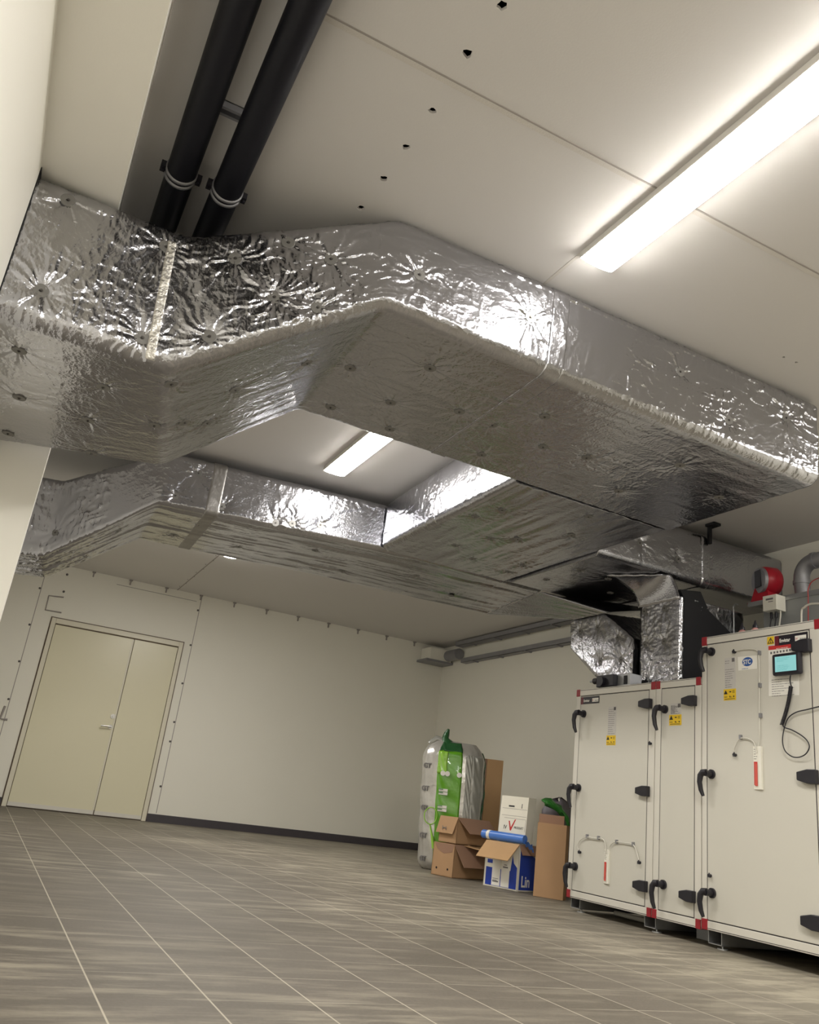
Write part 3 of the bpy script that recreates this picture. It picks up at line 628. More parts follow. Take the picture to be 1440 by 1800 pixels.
# ------------------------------------------------------------------ air handling units
FX = 3.75                                   # plane of the unit fronts
YAX, ZAX = Vector((0, -1, 0)), Vector((0, 0, 1))     # reading direction on the fronts
def P(px, py, X=FX): return on_x(px, py, X)
def hinge(px, py, parent, w=0.105, h=0.062):
    c = P(px, py); yl, yr = c.y+w/2, c.y-w/2
    b = MB(); X0 = FX-0.001
    poly = [(yr, c.z-h*0.5), (yr, c.z+h*0.5), (yr+w*0.45, c.z+h*0.5), (yl, c.z+h*0.30), (yl, c.z-h*0.28), (yr+w*0.45, c.z-h*0.5)]
    b.prism([(X0, y, z) for y, z in poly], (-0.032, 0, 0)); return b.build('hinge', 'black', parent, bevel=0.004)
def handle(px, py, parent, L=0.135):
    c = P(px, py); b = MB()
    b.tube([(FX+0.001, c.y, c.z), (FX-0.012, c.y, c.z)], 0.026, 18); b.tube([(FX-0.01, c.y, c.z), (FX-0.055, c.y, c.z)], 0.017, 14)
    xs = FX-0.05
    path = [(xs, c.y-0.006, c.z+0.006), (xs-0.004, c.y+0.018, c.z+0.004), (xs-0.010, c.y+0.030, c.z-0.015), (xs-0.012, c.y+0.034, c.z-0.05), (xs-0.006, c.y+0.030, c.z-L*0.75), (xs-0.0, c.y+0.018, c.z-L)]
    b.tube(path, [0.017, 0.018, 0.017, 0.0145, 0.013, 0.009], 10)
    return b.build('handle', 'black', parent)
def port(px, py, parent):
    c = P(px, py); b = MB().tube([(FX+0.002, c.y, c.z-0.004), (FX-0.02, c.y, c.z-0.004)], 0.008, 8); b.tube([(FX-0.014, c.y, c.z-0.014), (FX-0.014, c.y, c.z+0.010)], [0.009, 0.003], 8)
    return b.build('measuring_port', 'black', parent)
def plate(name, pts, m, parent, th=0.0015, X=FX):
    q = [P(*p, X=X) for p in pts]; return MB().prism([(X+0.0005, p.y, p.z) for p in q], (-th-0.0005, 0, 0)).build(name, m, parent)
def rect_on(name, px, py, w, h, m, parent, th=0.0015, X=FX):
    c = P(px, py, X); return MB().box((X+0.0005, c.y-w/2, c.z-h/2), (X-th, c.y+w/2, c.z+h/2)).build(name, m, parent)
def print_rows(parent, y0, y1, z0, z1, n, X, m='ink', seed=1, th=0.0004):
    r = random.Random(seed); b = MB()
    for k in range(n):
        z = z1-(z1-z0)*(k+0.5)/n
        if r.random() < 0.12: continue
        e = y1-(y1-y0)*(0.35+0.6*r.random()); y = y1
        while y > e:
            l = 0.004+0.014*r.random(); b.box((X, max(y-l, e), z-0.0016), (X-th, y, z+0.0012)); y -= l+0.003
    return b.build('print', m, parent)
def data_label(top, bot, w, parent, seed=1, yh=0.065):
    a, b_ = P(*top), P(*bot)                                    # top centre, bottom centre incl. the yellow sticker
    y = (a.y+b_.y)/2
    s = MB().box((FX+0.0005, y-w/2, b_.z+yh), (FX-0.0012, y+w/2, a.z)).build('data_label', 'labelgrey', parent)
    print_rows(s, y-w*0.45, y+w*0.45, b_.z+yh+0.005, a.z-0.012, 13, FX-0.0012, seed=seed)
    MB().box((FX-0.0012, y-w*0.42, a.z-0.026), (FX-0.0016, y-w*0.17, a.z-0.004)).build('print_block', 'ink', s)
    yy = y+w*0.05
    s2 = MB().box((FX+0.0005, yy-w*0.55, b_.z), (FX-0.0014, yy+w*0.55, b_.z+yh)).build('warning_sticker', 'yellow', parent)
    q = FX-0.0014; t = MB(); tr = (yy+w*0.36, b_.z+yh*0.72); e = w*0.17
    t.prism([(q, tr[0]-e, tr[1]-e*0.8), (q, tr[0]+e, tr[1]-e*0.8), (q, tr[0], tr[1]+e*0.9)], (-0.0004, 0, 0))
    for (dy, dz, w2, h2) in ((-0.05, .74, .16, .10), (-.34, .74, .2, .04), (-.34, .84, .2, .03), (-.34, .64, .2, .03), (.36, .30, .26, .05), (-.02, .32, .07, .16), (-.12, .28, .10, .05), (-.36, .32, .09, .14), (0, .12, .9, .05)):
        t.box((q, yy+w*dy-w*w2/2, b_.z+yh*(dz-h2/2)), (q-0.0004, yy+w*dy+w*w2/2, b_.z+yh*(dz+h2/2)))
    t.build('print', 'blackink', s2)
def brand_plate(tl, tr, br, bl, parent, split=0.52, fs=0.6):
    q = [P(*p) for p in (tl, tr, br, bl)]
    y1 = (q[0].y+q[3].y)/2; y0 = (q[1].y+q[2].y)/2; z1 = (q[0].z+q[1].z)/2; z0 = (q[2].z+q[3].z)/2; h = z1-z0; w = y1-y0
    pl = MB().box((FX+0.0005, y0, z0), (FX-0.002, y1, z1)).build('name_plate', 'blackplate', parent)
    MB().box((FX-0.002, y1-w*0.13, z0), (FX-0.0024, y1, z1)).build('maroon_panel', 'maroon', pl)
    text('lettering', 'Envistar', h*0.50, (FX-0.0024, y1-w*0.15, z0+h*0.30), YAX, ZAX, 'white', pl, 0.0003, sx=w*split*0.66/(h*0.50*3.35), bold=0.0006)
    b = MB().box((FX-0.002, y0+w*0.04, z0+h*0.22), (FX-0.0024, y0+w*(1-split)*0.78, z0+h*0.74)).build('white_panel', 'white', pl)
    ww = w*(1-split)*0.74
    text('logo', 'IV', h*0.30, (FX-0.0026, y0+w*(1-split)*0.75, z0+h*0.34), YAX, ZAX, 'redink', b, 0.0003, sx=1.0)
    text('lettering', 'PRODUKT', h*0.17, (FX-0.0026, y0+w*(1-split)*0.75-ww*0.36, z0+h*0.34), YAX, ZAX, 'blackink', b, 0.0003, sx=ww*0.56/(h*0.17*4.6))
def manometer(px, py, w, h, parent, fluid=0.42):
    c = P(px, py); m = MB(); m.box((FX+0.001, c.y-w/2, c.z-h/2), (FX-0.008, c.y+w/2, c.z+h/2)); m.box((FX-0.008, c.y-w/2, c.z-h/2), (FX-0.014, c.y-w*0.16, c.z+h/2))
    g = m.build('tube_gauge', 'whitepl', parent, bevel=0.0015)
    f = MB().tube([(FX-0.012, c.y+w*0.12, c.z-h*0.42), (FX-0.012, c.y+w*0.12, c.z-h*0.42+h*fluid)], w*0.13, 8); f.build('fluid_tube', 'redfluid', g)
    f = MB()
    f.box((FX-0.008, c.y+w*0.02, c.z-h*0.40), (FX-0.0086, c.y+w*0.42, c.z-h*0.38+h*fluid)); f.build('scale_panel', 'redink', g)
    print_rows(g, c.y-w*0.05, c.y+w*0.4, c.z+h*0.18, c.z+h*0.46, 5, FX-0.0085, seed=3)
def hose(pts, parent, off=0.010, r=0.0035, m='hose', name='hose'):
    q = [P(*p) for p in pts]; q = [(FX-off, p.y, p.z) for p in q]
    return MB().tube(smooth_path(q), r, 6).build(name, m, parent)
def smooth_path(q, n=6):
    q = [Vector(p) for p in q]; out = []
    for i in range(len(q)-1):
        p0, p1, p2, p3 = q[max(i-1, 0)], q[i], q[i+1], q[min(i+2, len(q)-1)]
        for k in range(n):
            t = k/n; out.append(0.5*((2*p1)+(p2-p0)*t+(2*p0-5*p1+4*p2-p3)*t*t+(3*p1-p0-3*p2+p3)*t**3))
    out.append(q[-1]); return out
def hose_clip(px, py, parent):
    c = P(px, py); return MB().box((FX+0.0005, c.y-0.006, c.z-0.012), (FX-0.016, c.y+0.006, c.z+0.012)).build('hose_clip', 'galvdk', parent)

def unit(label, y1, y0, z0, z1, dl, drr, group=None, depth=5.10, red=0.046):
    """y1 left end, y0 right end as seen; dl, drr the door gap lines"""
    t = thing('air_handling_unit', label, 'ventilation unit', (FX+0.5, (y0+y1)/2, 0))
    MB().box((FX+0.012, y0+0.003, z0+0.004), (depth, y1-0.003, z1-0.004)).build('casing', 'ahu', t)
    pr = 0.045
    for nm, a, b in (('frame_profile', (FX, y0, z0), (FX+0.06, y1, z0+pr)), ('frame_profile', (FX, y0, z1-pr), (FX+0.06, y1, z1))):
        MB().box(a, b).build(nm, 'ahuframe', t, bevel=0.003)
    for a, b in (((FX, dl+0.004, z0), (FX+0.06, y1, z1)), ((FX, y0, z0), (FX+0.06, drr-0.004, z1))):
        MB().box((a[0], a[1], a[2]+pr), (b[0], b[1], b[2]-pr)).build('frame_profile', 'ahuframe', t, bevel=0.003)
    MB().box((FX+0.004, drr-0.004, z0+pr-0.001), (FX+0.013, dl+0.004, z1-pr+0.001)).build('gasket', 'gap', t)
    d = MB().box((FX-0.0, drr+0.0025, z0+pr+0.0055), (FX+0.03, dl-0.0025, z1-pr-0.0055)).build('door', 'ahu', t, bevel=0.002)
    # thin shadow joints between profile and edge strips
    MB().box((FX-0.0008, y0, z0+0.006), (FX+0.01, y1, z0+0.009)).build('seam', 'gap', t); MB().box((FX-0.0008, y0, z1-0.008), (FX+0.01, y1, z1-0.0055)).build('seam', 'gap', t)
    for y, s_ in ((y1, -1), (y0, 1)):
        for z, s2 in ((z0, 1), (z1, -1)):
            MB().box((FX-0.004, y+0.0005*s_, z-0.002*s2), (FX+0.05, y+red*s_*0.82, z+red*s2*1.05)).build('corner_cap', 'red', t, bevel=0.003)
    return t, d
Z0 = 0.082
u1, d1 = unit('wide low grey air handling unit at the left end of the row', 4.945, 4.128, Z0, 1.466, 4.895, 4.188)
u2, d2 = unit('narrow low grey air handling unit between the wide one and the tall one', 4.122, 3.738, Z0, 1.466, 4.072, 3.790)
u3, d3 = unit('tall grey air handling unit with the control screen at right', 3.730, 2.895, Z0+0.006, 1.706, 3.690, 2.972, red=0.05)
for q in ((1027,1255),(1018,1385),(1012,1523)): handle(*q, u1)
for q in ((1170,1247),(1167,1555)): handle(*q, u2)
for q in ((1252,1146),(1252,1361),(1253,1570)): handle(*q, u3, L=0.125)
for q in ((1138,1238),(1133,1391),(1129,1557)): hinge(*q, u1)
for q in ((1215,1233),(1212,1575)): hinge(*q, u2)
for q in ((1413,1137),(1424,1366),(1432,1622)): hinge(*q, u3, w=0.11, h=0.07)
brand_plate((1022,1227),(1054,1222),(1054,1236),(1022,1238), u1)
data_label((1077,1242),(1075,1310), 0.085, u1, 2); data_label((1189,1236),(1188,1275), 0.095, u2, 4); 
data_label((1285,1156),(1283,1231), 0.082, u3, 7)
brand_plate((1362,1119),(1420,1110),(1421,1128),(1363,1136), u3)
# yellow triangle sign
ys = plate('warning_sign', ((1349,1120),(1361,1118),(1361,1132),(1349,1134)), 'yellow', u3)
q = [P(*p) for p in ((1355.3,1120.5),(1361,1130.6),(1349.5,1132))]; i_ = [P(*p) for p in ((1355.3,1123.5),(1359,1129.6),(1351.3,1130.6))]
b = MB()
for k in range(3):
    a0, a1, b0, b1 = q[k], q[(k+1) % 3], i_[k], i_[(k+1) % 3]
    b.prism([(FX-0.0015, v.y, v.z) for v in (a0, a1, b1, b0)], (-0.0005, 0, 0))
c = P(1355.3,1127.5); b.box((FX-0.0015, c.y-0.002, c.z-0.012), (FX-0.002, c.y+0.002, c.z+0.010)); b.build('print', 'blackink', ys)
# instruction sheet behind the screen
sh = plate('instruction_sheet', ((1351.5,1136),(1404,1127),(1405,1222),(1352,1224)), 'white', u3, th=0.0012)
hd = plate('red_heading', ((1351.5,1136),(1404,1129.5),(1404,1137.5),(1351.5,1143)), 'redink', sh, th=0.0018)
a, b_ = P(1357,1200), P(1400,1216); print_rows(sh, b_.y, a.y, b_.z-0.02, a.z+0.02, 8, FX-0.0013, seed=5)
a = P(1360,1141); b_ = P(1396,1134); print_rows(hd, b_.y+0.02, a.y-0.02, a.z-0.008, a.z+0.008, 1, FX-0.0019, m='white', seed=6)
b = MB()
for k in range(8):
    c = P(1356+k*5.5, 1148-k*0.9); b.box((FX-0.0012, c.y-0.007, c.z-0.006), (FX-0.0016, c.y+0.005, c.z+0.006))
b.build('print', 'ink', sh)
# round blue company sign
st = plate('company_sign', ((1297.5,1155),(1330.5,1152),(1331,1175.5),(1298.5,1179)), 'white', u3)
c = P(1314.5,1163.2); b = MB(); n = 28
b.prism([(FX-0.0015, c.y+0.037*math.cos(2*math.pi*k/n), c.z+0.026*math.sin(2*math.pi*k/n)) for k in range(n)], (-0.0004, 0, 0)); b.build('oval', 'stcblue', st)
text('lettering', 'STC', 0.036, (FX-0.0022, c.y+0.030, c.z-0.013), YAX, ZAX, 'white', st, 0.0003, sx=0.86, bold=0.0008)
print_rows(st, c.y-0.035, c.y+0.04, c.z-0.043, c.z-0.033, 1, FX-0.0016, m='stcblue', seed=9)
# gauges, hoses, ports
manometer(1334,1350, 0.058, 0.225, u3, 0.52)
manometer(1068,1523, 0.052, 0.205, u1, 0.50)
hose(((1293,1326),(1293,1318),(1298,1306),(1304,1299),(1315,1298),(1326,1303),(1331,1313),(1333,1324)), u3, 0.012)
hose(((1336,1322),(1337,1290),(1337,1255),(1337,1215),(1337,1180),(1336,1150)), u3, 0.009); hose(((1294,1145),(1310,1142),(1328,1142),(1336,1147)), u3, 0.008)
for q in ((1304,1296),(1338,1205),(1339,1258),(1337,1148)): hose_clip(*q, u3)
for q in ((1293,1145),(1294,1326),(1250,1538)): port(*q, u3)
hose(((1021,1497),(1018,1488),(1022,1478),(1033,1472),(1050,1474),(1062,1475),(1067,1485),(1068,1500)), u1, 0.012)
hose(((1072,1502),(1074,1490),(1080,1482),(1088,1480),(1102,1482),(1114,1484),(1120,1492),(1124,1505),(1126,1515)), u1, 0.012)
for q in ((1034,1470),(1054,1473),(1086,1480),(1115,1484)): hose_clip(*q, u1)
for q in ((1021,1497),(1126,1515)): port(*q, u1)
port(1145,1306, u1)
# top edge cover strips behind the fronts
MB().box((FX+0.06, 3.742, 1.466), (5.0, 4.94, 1.474)).build('top_cover', 'galvpanel', u1)
# base: feet and rails
def foot(y, parent, back=False):
    b = MB(); x0 = FX+0.03
    b.box((x0, y-0.048, 0.022), (x0+1.2, y-0.044, Z0+0.002)); b.box((x0, y+0.044, 0.022), (x0+1.2, y+0.048, Z0+0.002)); b.box((x0, y-0.048, 0.020), (x0+1.2, y+0.048, 0.024))
    o = b.build('base_rail', 'galv', parent)
    b = MB().tube([(x0+0.035, y-0.02, 0.004), (x0+0.035, y-0.02, 0.06)], 0.006, 8); b.tube([(x0+0.035, y-0.02, 0), (x0+0.035, y-0.02, 0.006)], 0.028, 18); b.build('levelling_foot', 'galv', o)
foot(4.885, u1); foot(4.17, u1); foot(3.665, u3); foot(2.965, u3)
MB().box((FX+0.25, 3.76, 0.001), (FX+0.255, 4.02, Z0+0.005)).build('base_panel', 'galv', u2)
MB().box((FX+0.45, 4.25, 0.05), (FX+0.5, 4.5, Z0)).build('drain_tray', 'galv', u1)

# pale drain pipe lying under the left unit
tag(MB().tube([(FX+0.30, 4.80, 0.020), (FX+0.30, 4.26, 0.020)], 0.016, 12).build('drain_pipe', 'hose'), 'pale pipe lying on the floor under the wide low unit', 'pipe')

# control screen and its cord
q = [P(*p, X=FX-0.05) for p in ((1356,1151),(1406,1143),(1407,1183),(1357,1189))]
cs = thing('control_screen', 'black handheld control screen glowing pale blue on the tall unit', 'screen', (FX-0.03, q[0].y, q[0].z))
yl, yr = (q[0].y+q[3].y)/2, (q[1].y+q[2].y)/2; zt, zb = (q[0].z+q[1].z)/2, (q[2].z+q[3].z)/2
MB().box((FX-0.05, yr, zb), (FX-0.022, yl, zt)).build('case', 'black', cs, bevel=0.012)
MB().box((FX-0.023, (yl+yr)/2-0.05, (zb+zt)/2-0.04), (FX-0.0015, (yl+yr)/2+0.05, (zb+zt)/2+0.04)).build('wall_bracket', 'black', cs)
ww = yl-yr; hh = zt-zb
sc = MB().box((FX-0.0495, yr+ww*0.13, zb+hh*0.16), (FX-0.0512, yl-ww*0.13, zt-hh*0.15)).build('display', 'screen', cs)
print_rows(sc, yr+ww*0.2, yl-ww*0.2, zb+hh*0.2, zt-hh*0.2, 9, FX-0.0512, m='screenink', seed=12)
cord = [(FX-0.035, *P(1390,1187,FX-0.035)[1:]), (FX-0.03, *P(1389,1196,FX-0.03)[1:]), (FX-0.03, *P(1391,1206,FX-0.03)[1:])]
MB().tube(smooth_path(cord), 0.0035, 6).build('cord', 'black', cs)
# coiled part
p0, p1 = P(1390,1206,FX-0.03), P(1376,1275,FX-0.02); helix = []
nt = 34; L_ = (p1-p0); 
for k in range(nt*9+1):
    t = k/(nt*9); a = 2*math.pi*nt*t; sag = 0.02*math.sin(math.pi*t)
    helix.append((FX-0.027+0.0085*math.cos(a), p0.y+L_.y*t+0.0085*math.sin(a)-sag*0.4, p0.z+L_.z*t))
MB().tube(helix, 0.0030, 5).build('coiled_cord', 'black', cs)
lp = [(1376,1275),(1380,1279),(1392,1283),(1408,1292),(1419,1302),(1423,1313),(1417,1325),(1405,1331),(1393,1330),(1382,1322),(1377,1311),(1376,1297),(1379,1280),(1386,1262),(1400,1252),(1420,1247),(1445,1241),(1475,1236)]
lq = [P(*p, X=FX-0.018-(0.006 if 4 < i < 12 else 0)) for i, p in enumerate(lp)]
MB().tube(smooth_path(lq), 0.0032, 6).build('loop_cord', 'black', cs)

# ------------------------------------------------------------------ things on top of the units
TZ = 1.706
pl = thing('sheet_metal_plenum', 'grey sheet-metal box with a rail, standing on the tall unit', 'plenum', (4.85, 3.6, TZ))
MB().box((4.62, 2.3, TZ+0.001), (5.12, 4.02, 2.17)).build('box', 'galvpanel', pl)
b = MB(); b.box((4.612, 2.3, 2.150), (4.62, 4.15, 2.184)); b.box((4.62, 2.3, 2.17), (4.625, 4.15, 2.184)); b.box((4.66, 2.3, 2.17), (5.12, 4.15, 2.178))
b.build('top_rail', 'galv', pl)
jb = thing('junction_box', 'white junction box fixed to the plenum front above the tall unit', 'junction box', (4.6, 3.62, 2.05))
a = on_x(1346,1050,4.55); c = on_x(1371,1073,4.55); 
MB().box((4.52, c.y, c.z+0.003), (4.611, a.y, a.z)).build('box', 'whitepl', jb, bevel=0.004)
b = MB(); yy = (a.y+c.y)/2
b.box((4.5195, yy-0.03, a.z-0.035), (4.521, yy+0.03, a.z-0.022)); b.box((4.5195, yy-0.03, a.z-0.05), (4.521, yy+0.01, a.z-0.045)); b.build('print', 'ink', jb)
for k, (dy, m_) in enumerate(((0.03, 'black'), (-0.01, 'black'), (-0.045, 'hose'))):
    q = [(4.57, yy+dy, c.z+0.005), (4.57, yy+dy, c.z-0.03), (4.565, yy+dy+0.012, c.z-0.12), (4.56, yy+dy+0.03, TZ+0.05), (4.57, yy+dy+0.05, TZ+0.004)]
    MB().tube(smooth_path(q), 0.006 if m_ == 'hose' else 0.004, 6).build('cable', m_, jb)
    if m_ == 'black': MB().tube([(4.57, yy+dy, c.z+0.004), (4.57, yy+dy, c.z-0.04)], 0.009, 8).build('cable_gland', 'black', jb)
def bottle(px, py, label):
    c = on_x(px, py, 3.98); b = MB(); t = thing('glue_bottle', label, 'bottle', (3.98, c.y, TZ), 'bottles on the tall unit')
    prof = [(0.001, 0), (0.021, 0.0), (0.023, 0.004), (0.023, 0.062), (0.020, 0.074), (0.012, 0.080), (0.012, 0.086), (0.001, 0.086)]
    b.grid([[(3.98+r*math.cos(2*math.pi*k/16), c.y+r*math.sin(2*math.pi*k/16), TZ+0.001+z) for k in range(16)] for r, z in prof], closed=True); b.build('body', 'bottle', t)
    b = MB(); prof = [(0.016, 0.080), (0.015, 0.098), (0.009, 0.104), (0.003, 0.128), (0.001, 0.129)]
    b.grid([[(3.98+r*math.cos(2*math.pi*k/14), c.y+r*math.sin(2*math.pi*k/14), TZ+0.001+z) for k in range(14)] for r, z in prof], closed=True); b.build('nozzle_cap', 'black', t)
    b = MB(); b.grid([[(3.98+0.0235*math.cos(math.pi*(0.7+k/14)), c.y+0.0235*math.sin(math.pi*(0.7+k/14)), TZ+z) for k in range(9)] for z in (0.012, 0.055)]); b.build('label', 'white', t)
bottle(1305,1105, 'left of the two small capped bottles on top of the tall unit'); bottle(1328,1102, 'right of the two small capped bottles on top of the tall unit')
# thin tube hooked over the plenum rail
q = [on_x(*p, 4.50) for p in ((1290,1104),(1290,1082),(1289,1068),(1293,1062),(1297,1063))]; q[0].z = TZ-0.235+0.24
tag(MB().tube(smooth_path(q), 0.0045, 6).build('thin_tube', 'galv'), 'thin grey tube hooked on the plenum rail left of the junction box', 'tube')
q = [on_x(*p, 4.5) for p in ((1408,1095),(1409,1080),(1414,1068),(1424,1062),(1436,1061),(1450,1061))]; q[0].z = TZ+0.002
tag(MB().tube(smooth_path(q), 0.007, 6).build('white_hose', 'hose'), 'white hose bending up from the tall unit at the right edge', 'hose')
q = [on_x(*p, 4.53) for p in ((1419,1094),(1421,1075),(1421,1050),(1421,1036),(1428,1022),(1445,1014))]; q[0].z = TZ+0.002
tag(MB().tube(smooth_path(q), 0.003, 6).build('red_wire', 'redwire'), 'thin red wire rising to the pipe at the right edge', 'wire')
# red round fan on the plenum rail
fc = on_x(1338,1021,4.66); rf = thing('red_blower', 'round red blower on the plenum beside the steel pipe', 'blower', (fc.x, fc.y, 2.178))
n = Vector((-0.94, 0.30, -0.05)).normalized()      # axis towards the room
ax = n; R_ = 0.105
b = MB(); b.tube([fc-ax*0.12, fc-ax*0.10, fc-ax*0.02, fc], [R_*0.85, R_, R_, R_*0.93], 32); b.build('drum', 'redfan', rf)
b = MB(); b.tube([fc-ax*0.004, fc+ax*0.02], [R_*0.93, R_*0.86], 32); b.build('front_ring', 'galvdk', rf)
up = Vector((0,0,1)); sd_ = ax.cross(up).normalized()
b = MB().slab(fc+ax*0.018-sd_*0.035-up*0.05, sd_*0.075, up*0.125, ax*0.008); b.build('cover_plate', 'black', rf)
b = MB(); b.box((fc.x-0.03, fc.y-0.09, 2.180), (fc.x+0.14, fc.y+0.10, 2.19)); b.hexa([(fc.x-0.02,fc.y-0.08,2.19),(fc.x+0.1,fc.y-0.08,2.19),(fc.x+0.1,fc.y+0.08,2.19),(fc.x-0.02,fc.y+0.08,2.19)], [(fc.x+0.0,fc.y-0.05,fc.z-0.03),(fc.x+0.08,fc.y-0.05,fc.z-0.03),(fc.x+0.08,fc.y+0.05,fc.z-0.03),(fc.x+0.0,fc.y+0.05,fc.z-0.03)]); b.build('base_bracket', 'redfan', rf)
# grey elbow pipe
e0, e1, e2 = on_x(1412,1028,4.75), on_x(1398,985,4.75), on_x(1440,962,4.75)
e0.z = 2.187; ep = thing('elbow_pipe', 'grey steel elbow pipe rising from the plenum at the right edge', 'pipe', (e0.x, e0.y, 2.178))
path = [e0, Vector((e0.x, e0.y+0.01, 2.30))]
for k in range(9):
    a = k/8*math.pi/2; path.append(Vector((4.75+0.0*k, e0.y+0.01-0.11*(1-math.cos(a)), 2.33+0.11*math.sin(a))))
path += [Vector((4.76, e0.y-0.5, 2.445)), Vector((4.78, 2.0, 2.45))]
MB().tube(path, 0.052, 20).build('pipe', 'galvdk', ep)
for k in (1, 10): 
    d_ = (path[k+1]-path[k]).normalized(); MB().tube([path[k]-d_*0.012, path[k]+d_*0.012], 0.0575, 20).build('coupling_ring', 'galvdk', ep)
# damper motor on the left unit
dm = thing('damper_actuator', 'small damper motor on top of the wide low unit', 'actuator', (4.0, 4.7, 1.474))
a = on_x(1052,1184,3.86); b_ = on_x(1108,1184,3.86)
b = MB(); b.box((3.86, b_.y, 1.478), (3.965, b_.y+0.22, 1.575)); b.build('mount', 'galv', dm, bevel=0.003)
b = MB(); b.box((3.855, b_.y+0.03, 1.50), (3.862, b_.y+0.06, 1.56)); b.build('slot', 'rubber', dm)
b = MB(); b.box((3.82, b_.y+0.13, 1.49), (3.86, a.y-0.03, 1.572)); b.tube([(3.83, a.y-0.10, 1.525), (3.795, a.y-0.10, 1.525)], 0.034, 20); b.tube([(3.84, a.y-0.03, 1.54), (3.84, a.y+0.015, 1.54)], 0.022, 12); b.build('motor', 'black', dm, bevel=0.004)
b = MB(); b.tube([(3.84, a.y+0.01, 1.54), (3.84, a.y+0.06, 1.54)], 0.008, 8); b.build('shaft', 'galv', dm)

# ------------------------------------------------------------------ cable trays on the far right wall
def tray(y0, y1, z, x1, label, w=0.09):
    t = thing('cable_tray', label, 'cable tray', (x1-w/2, (y0+y1)/2, z))
    b = MB(); b.box((x1-w, y0, z), (x1, y1, z+0.005)); b.box((x1-w, y0, z), (x1-w+0.004, y1, z+0.06)); b.box((x1-0.004, y0, z), (x1, y1, z+0.06)); b.build('channel', 'galvdk', t)
    k = y0+0.2
    while k < y1: 
        MB().box((x1-w-0.006, k, z-0.012), (x1, k+0.03, z)).build('bracket', 'galvdk', t); k += 0.62
tray(5.6, 9.85, 2.455, XRF-0.001, 'lower cable tray along the far right wall')
tray(5.6, 9.9, 2.675, XRF-0.05, 'upper cable tray close to the ceiling at the far right wall', 0.12)
vb = thing('vent_outlet', 'grey vent piece in the far upper right corner', 'vent', (5.35, 10.3, 2.5))
b = MB(); b.box((5.22, 10.24, 2.50), (5.56, 10.53, 2.67)); b.build('box', 'wall', vb, bevel=0.004)
b = MB(); b.box((5.16, 10.22, 2.47), (5.58, 10.53, 2.50)); b.build('ledge', 'galvdk', vb)
b = MB(); b.tube([(5.50, 9.92, 2.585), (5.50, 10.23, 2.585)], 0.075, 24); b.build('collar', 'galvdk', vb)
# ------------------------------------------------------------------ rubbish in the corner: bag, cartons
def V3(a): return Vector(a)
def carton(name, label, O, u, v, wu, wv, h, m='card', mi='carddk', group=None, closed=False, tilt=None):
    """O near corner on its support, u along the front, v to the back; open box with wall thickness"""
    u = Vector(u).normalized(); v = Vector(v).normalized(); up = Vector((0,0,1)) if tilt is None else Vector(tilt).normalized(); O = Vector(O); th = 0.006
    t = thing(name, label, 'box', O+u*wu/2+v*wv/2, group)
    b = MB()
    if closed: b.slab(O, u*wu, v*wv, up*h)
    else:
        b.slab(O, u*wu, v*wv, up*th)
        b.slab(O, u*wu, v*th, up*h); b.slab(O+v*(wv-th), u*wu, v*th, up*h)
        b.slab(O, u*th, v*wv, up*h); b.slab(O+u*(wu-th), u*th, v*wv, up*h)
    b.build('body', m, t)
    return t, O, u, v, up
def flap(t, edge0, edge1, out, m='card', name='flap'):
    e0, e1, o_ = Vector(edge0), Vector(edge1), Vector(out); n = (e1-e0).cross(o_).normalized()*0.005
    ins = (e1-e0)*0.03
    return MB().hexa([e0, e1, e1+o_-ins, e0+o_+ins], [p+n for p in (e0, e1, e1+o_-ins, e0+o_+ins)]).build(name, m, t)

U = Vector((0.31, -0.95, 0)).normalized(); W_ = Vector((0.95, 0.31, 0)).normalized()
# blue printed box
bo_, O, u, v, up = carton('cardboard_box', 'blue and white printed box with an open brown front flap', on_z(849,1556,0)+Vector((0,0,0.002)), U, W_, 0.345, 0.30, 0.345, 'cardwh', 'card')
eps = 0.0012
# printed blue fields on the front and the side
f = MB(); fo = O-v*eps
f.prism([fo+u*0.02+up*0.012, fo+u*0.335+up*0.012, fo+u*0.335+up*0.17, fo+u*0.30+up*0.20, fo+u*0.285+up*0.26, fo+u*0.27+up*0.14, fo+u*0.02+up*0.145], v*(eps*0.8)); f.build('blue_print', 'blue', bo_)
f = MB(); f.slab(fo+u*0.03+up*0.175-v*0.0002, u*0.07, up*0.028, v*0.001); f.build('blue_band', 'blue', bo_)
lab = MB(); lab.slab(fo-v*0.0006+u*0.085+up*0.015, u*0.085, up*0.20, v*0.0009); lab.slab(fo-v*0.0006+u*0.178+up*0.015, u*0.085, up*0.20, v*0.0009); lb = lab.build('shipping_label', 'white', bo_)
f = MB()
for k in range(3): f.slab(fo-v*0.0012+u*0.095+up*(0.04+0.012*k), u*(0.06-0.015*(k % 2)), up*(0.010 if k == 0 else 0.004), v*0.0008)
f.slab(fo-v*0.0012+u*0.195+up*0.155, u*0.05, up*0.010, v*0.0008); f.slab(fo-v*0.0012+u*0.205+up*0.175, u*0.03, up*0.005, v*0.0008)
f.build('print', 'ink', lb)
sdo = O+u*(0.345+eps)
f = MB(); f.prism([sdo+v*0.02+up*0.012, sdo+v*0.295+up*0.012, sdo+v*0.295+up*0.21, sdo+v*0.23+up*0.245, sdo+v*0.12+up*0.29, sdo+v*0.02+up*0.305], -u*(eps*0.8)); f.build('blue_print', 'blue', bo_)
text('lettering', 'Lin', 0.115, sdo+v*0.045+up*0.035+u*0.001, v, up, 'white', bo_, 0.0004, sx=0.82, bold=0.002)
f = MB(); f.slab(sdo+v*0.0+up*0.0, v*0.018, up*0.34, u*0.0008); f.build('white_edge', 'white', bo_)
te0, te1 = O+up*0.345, O+up*0.345+u*0.345
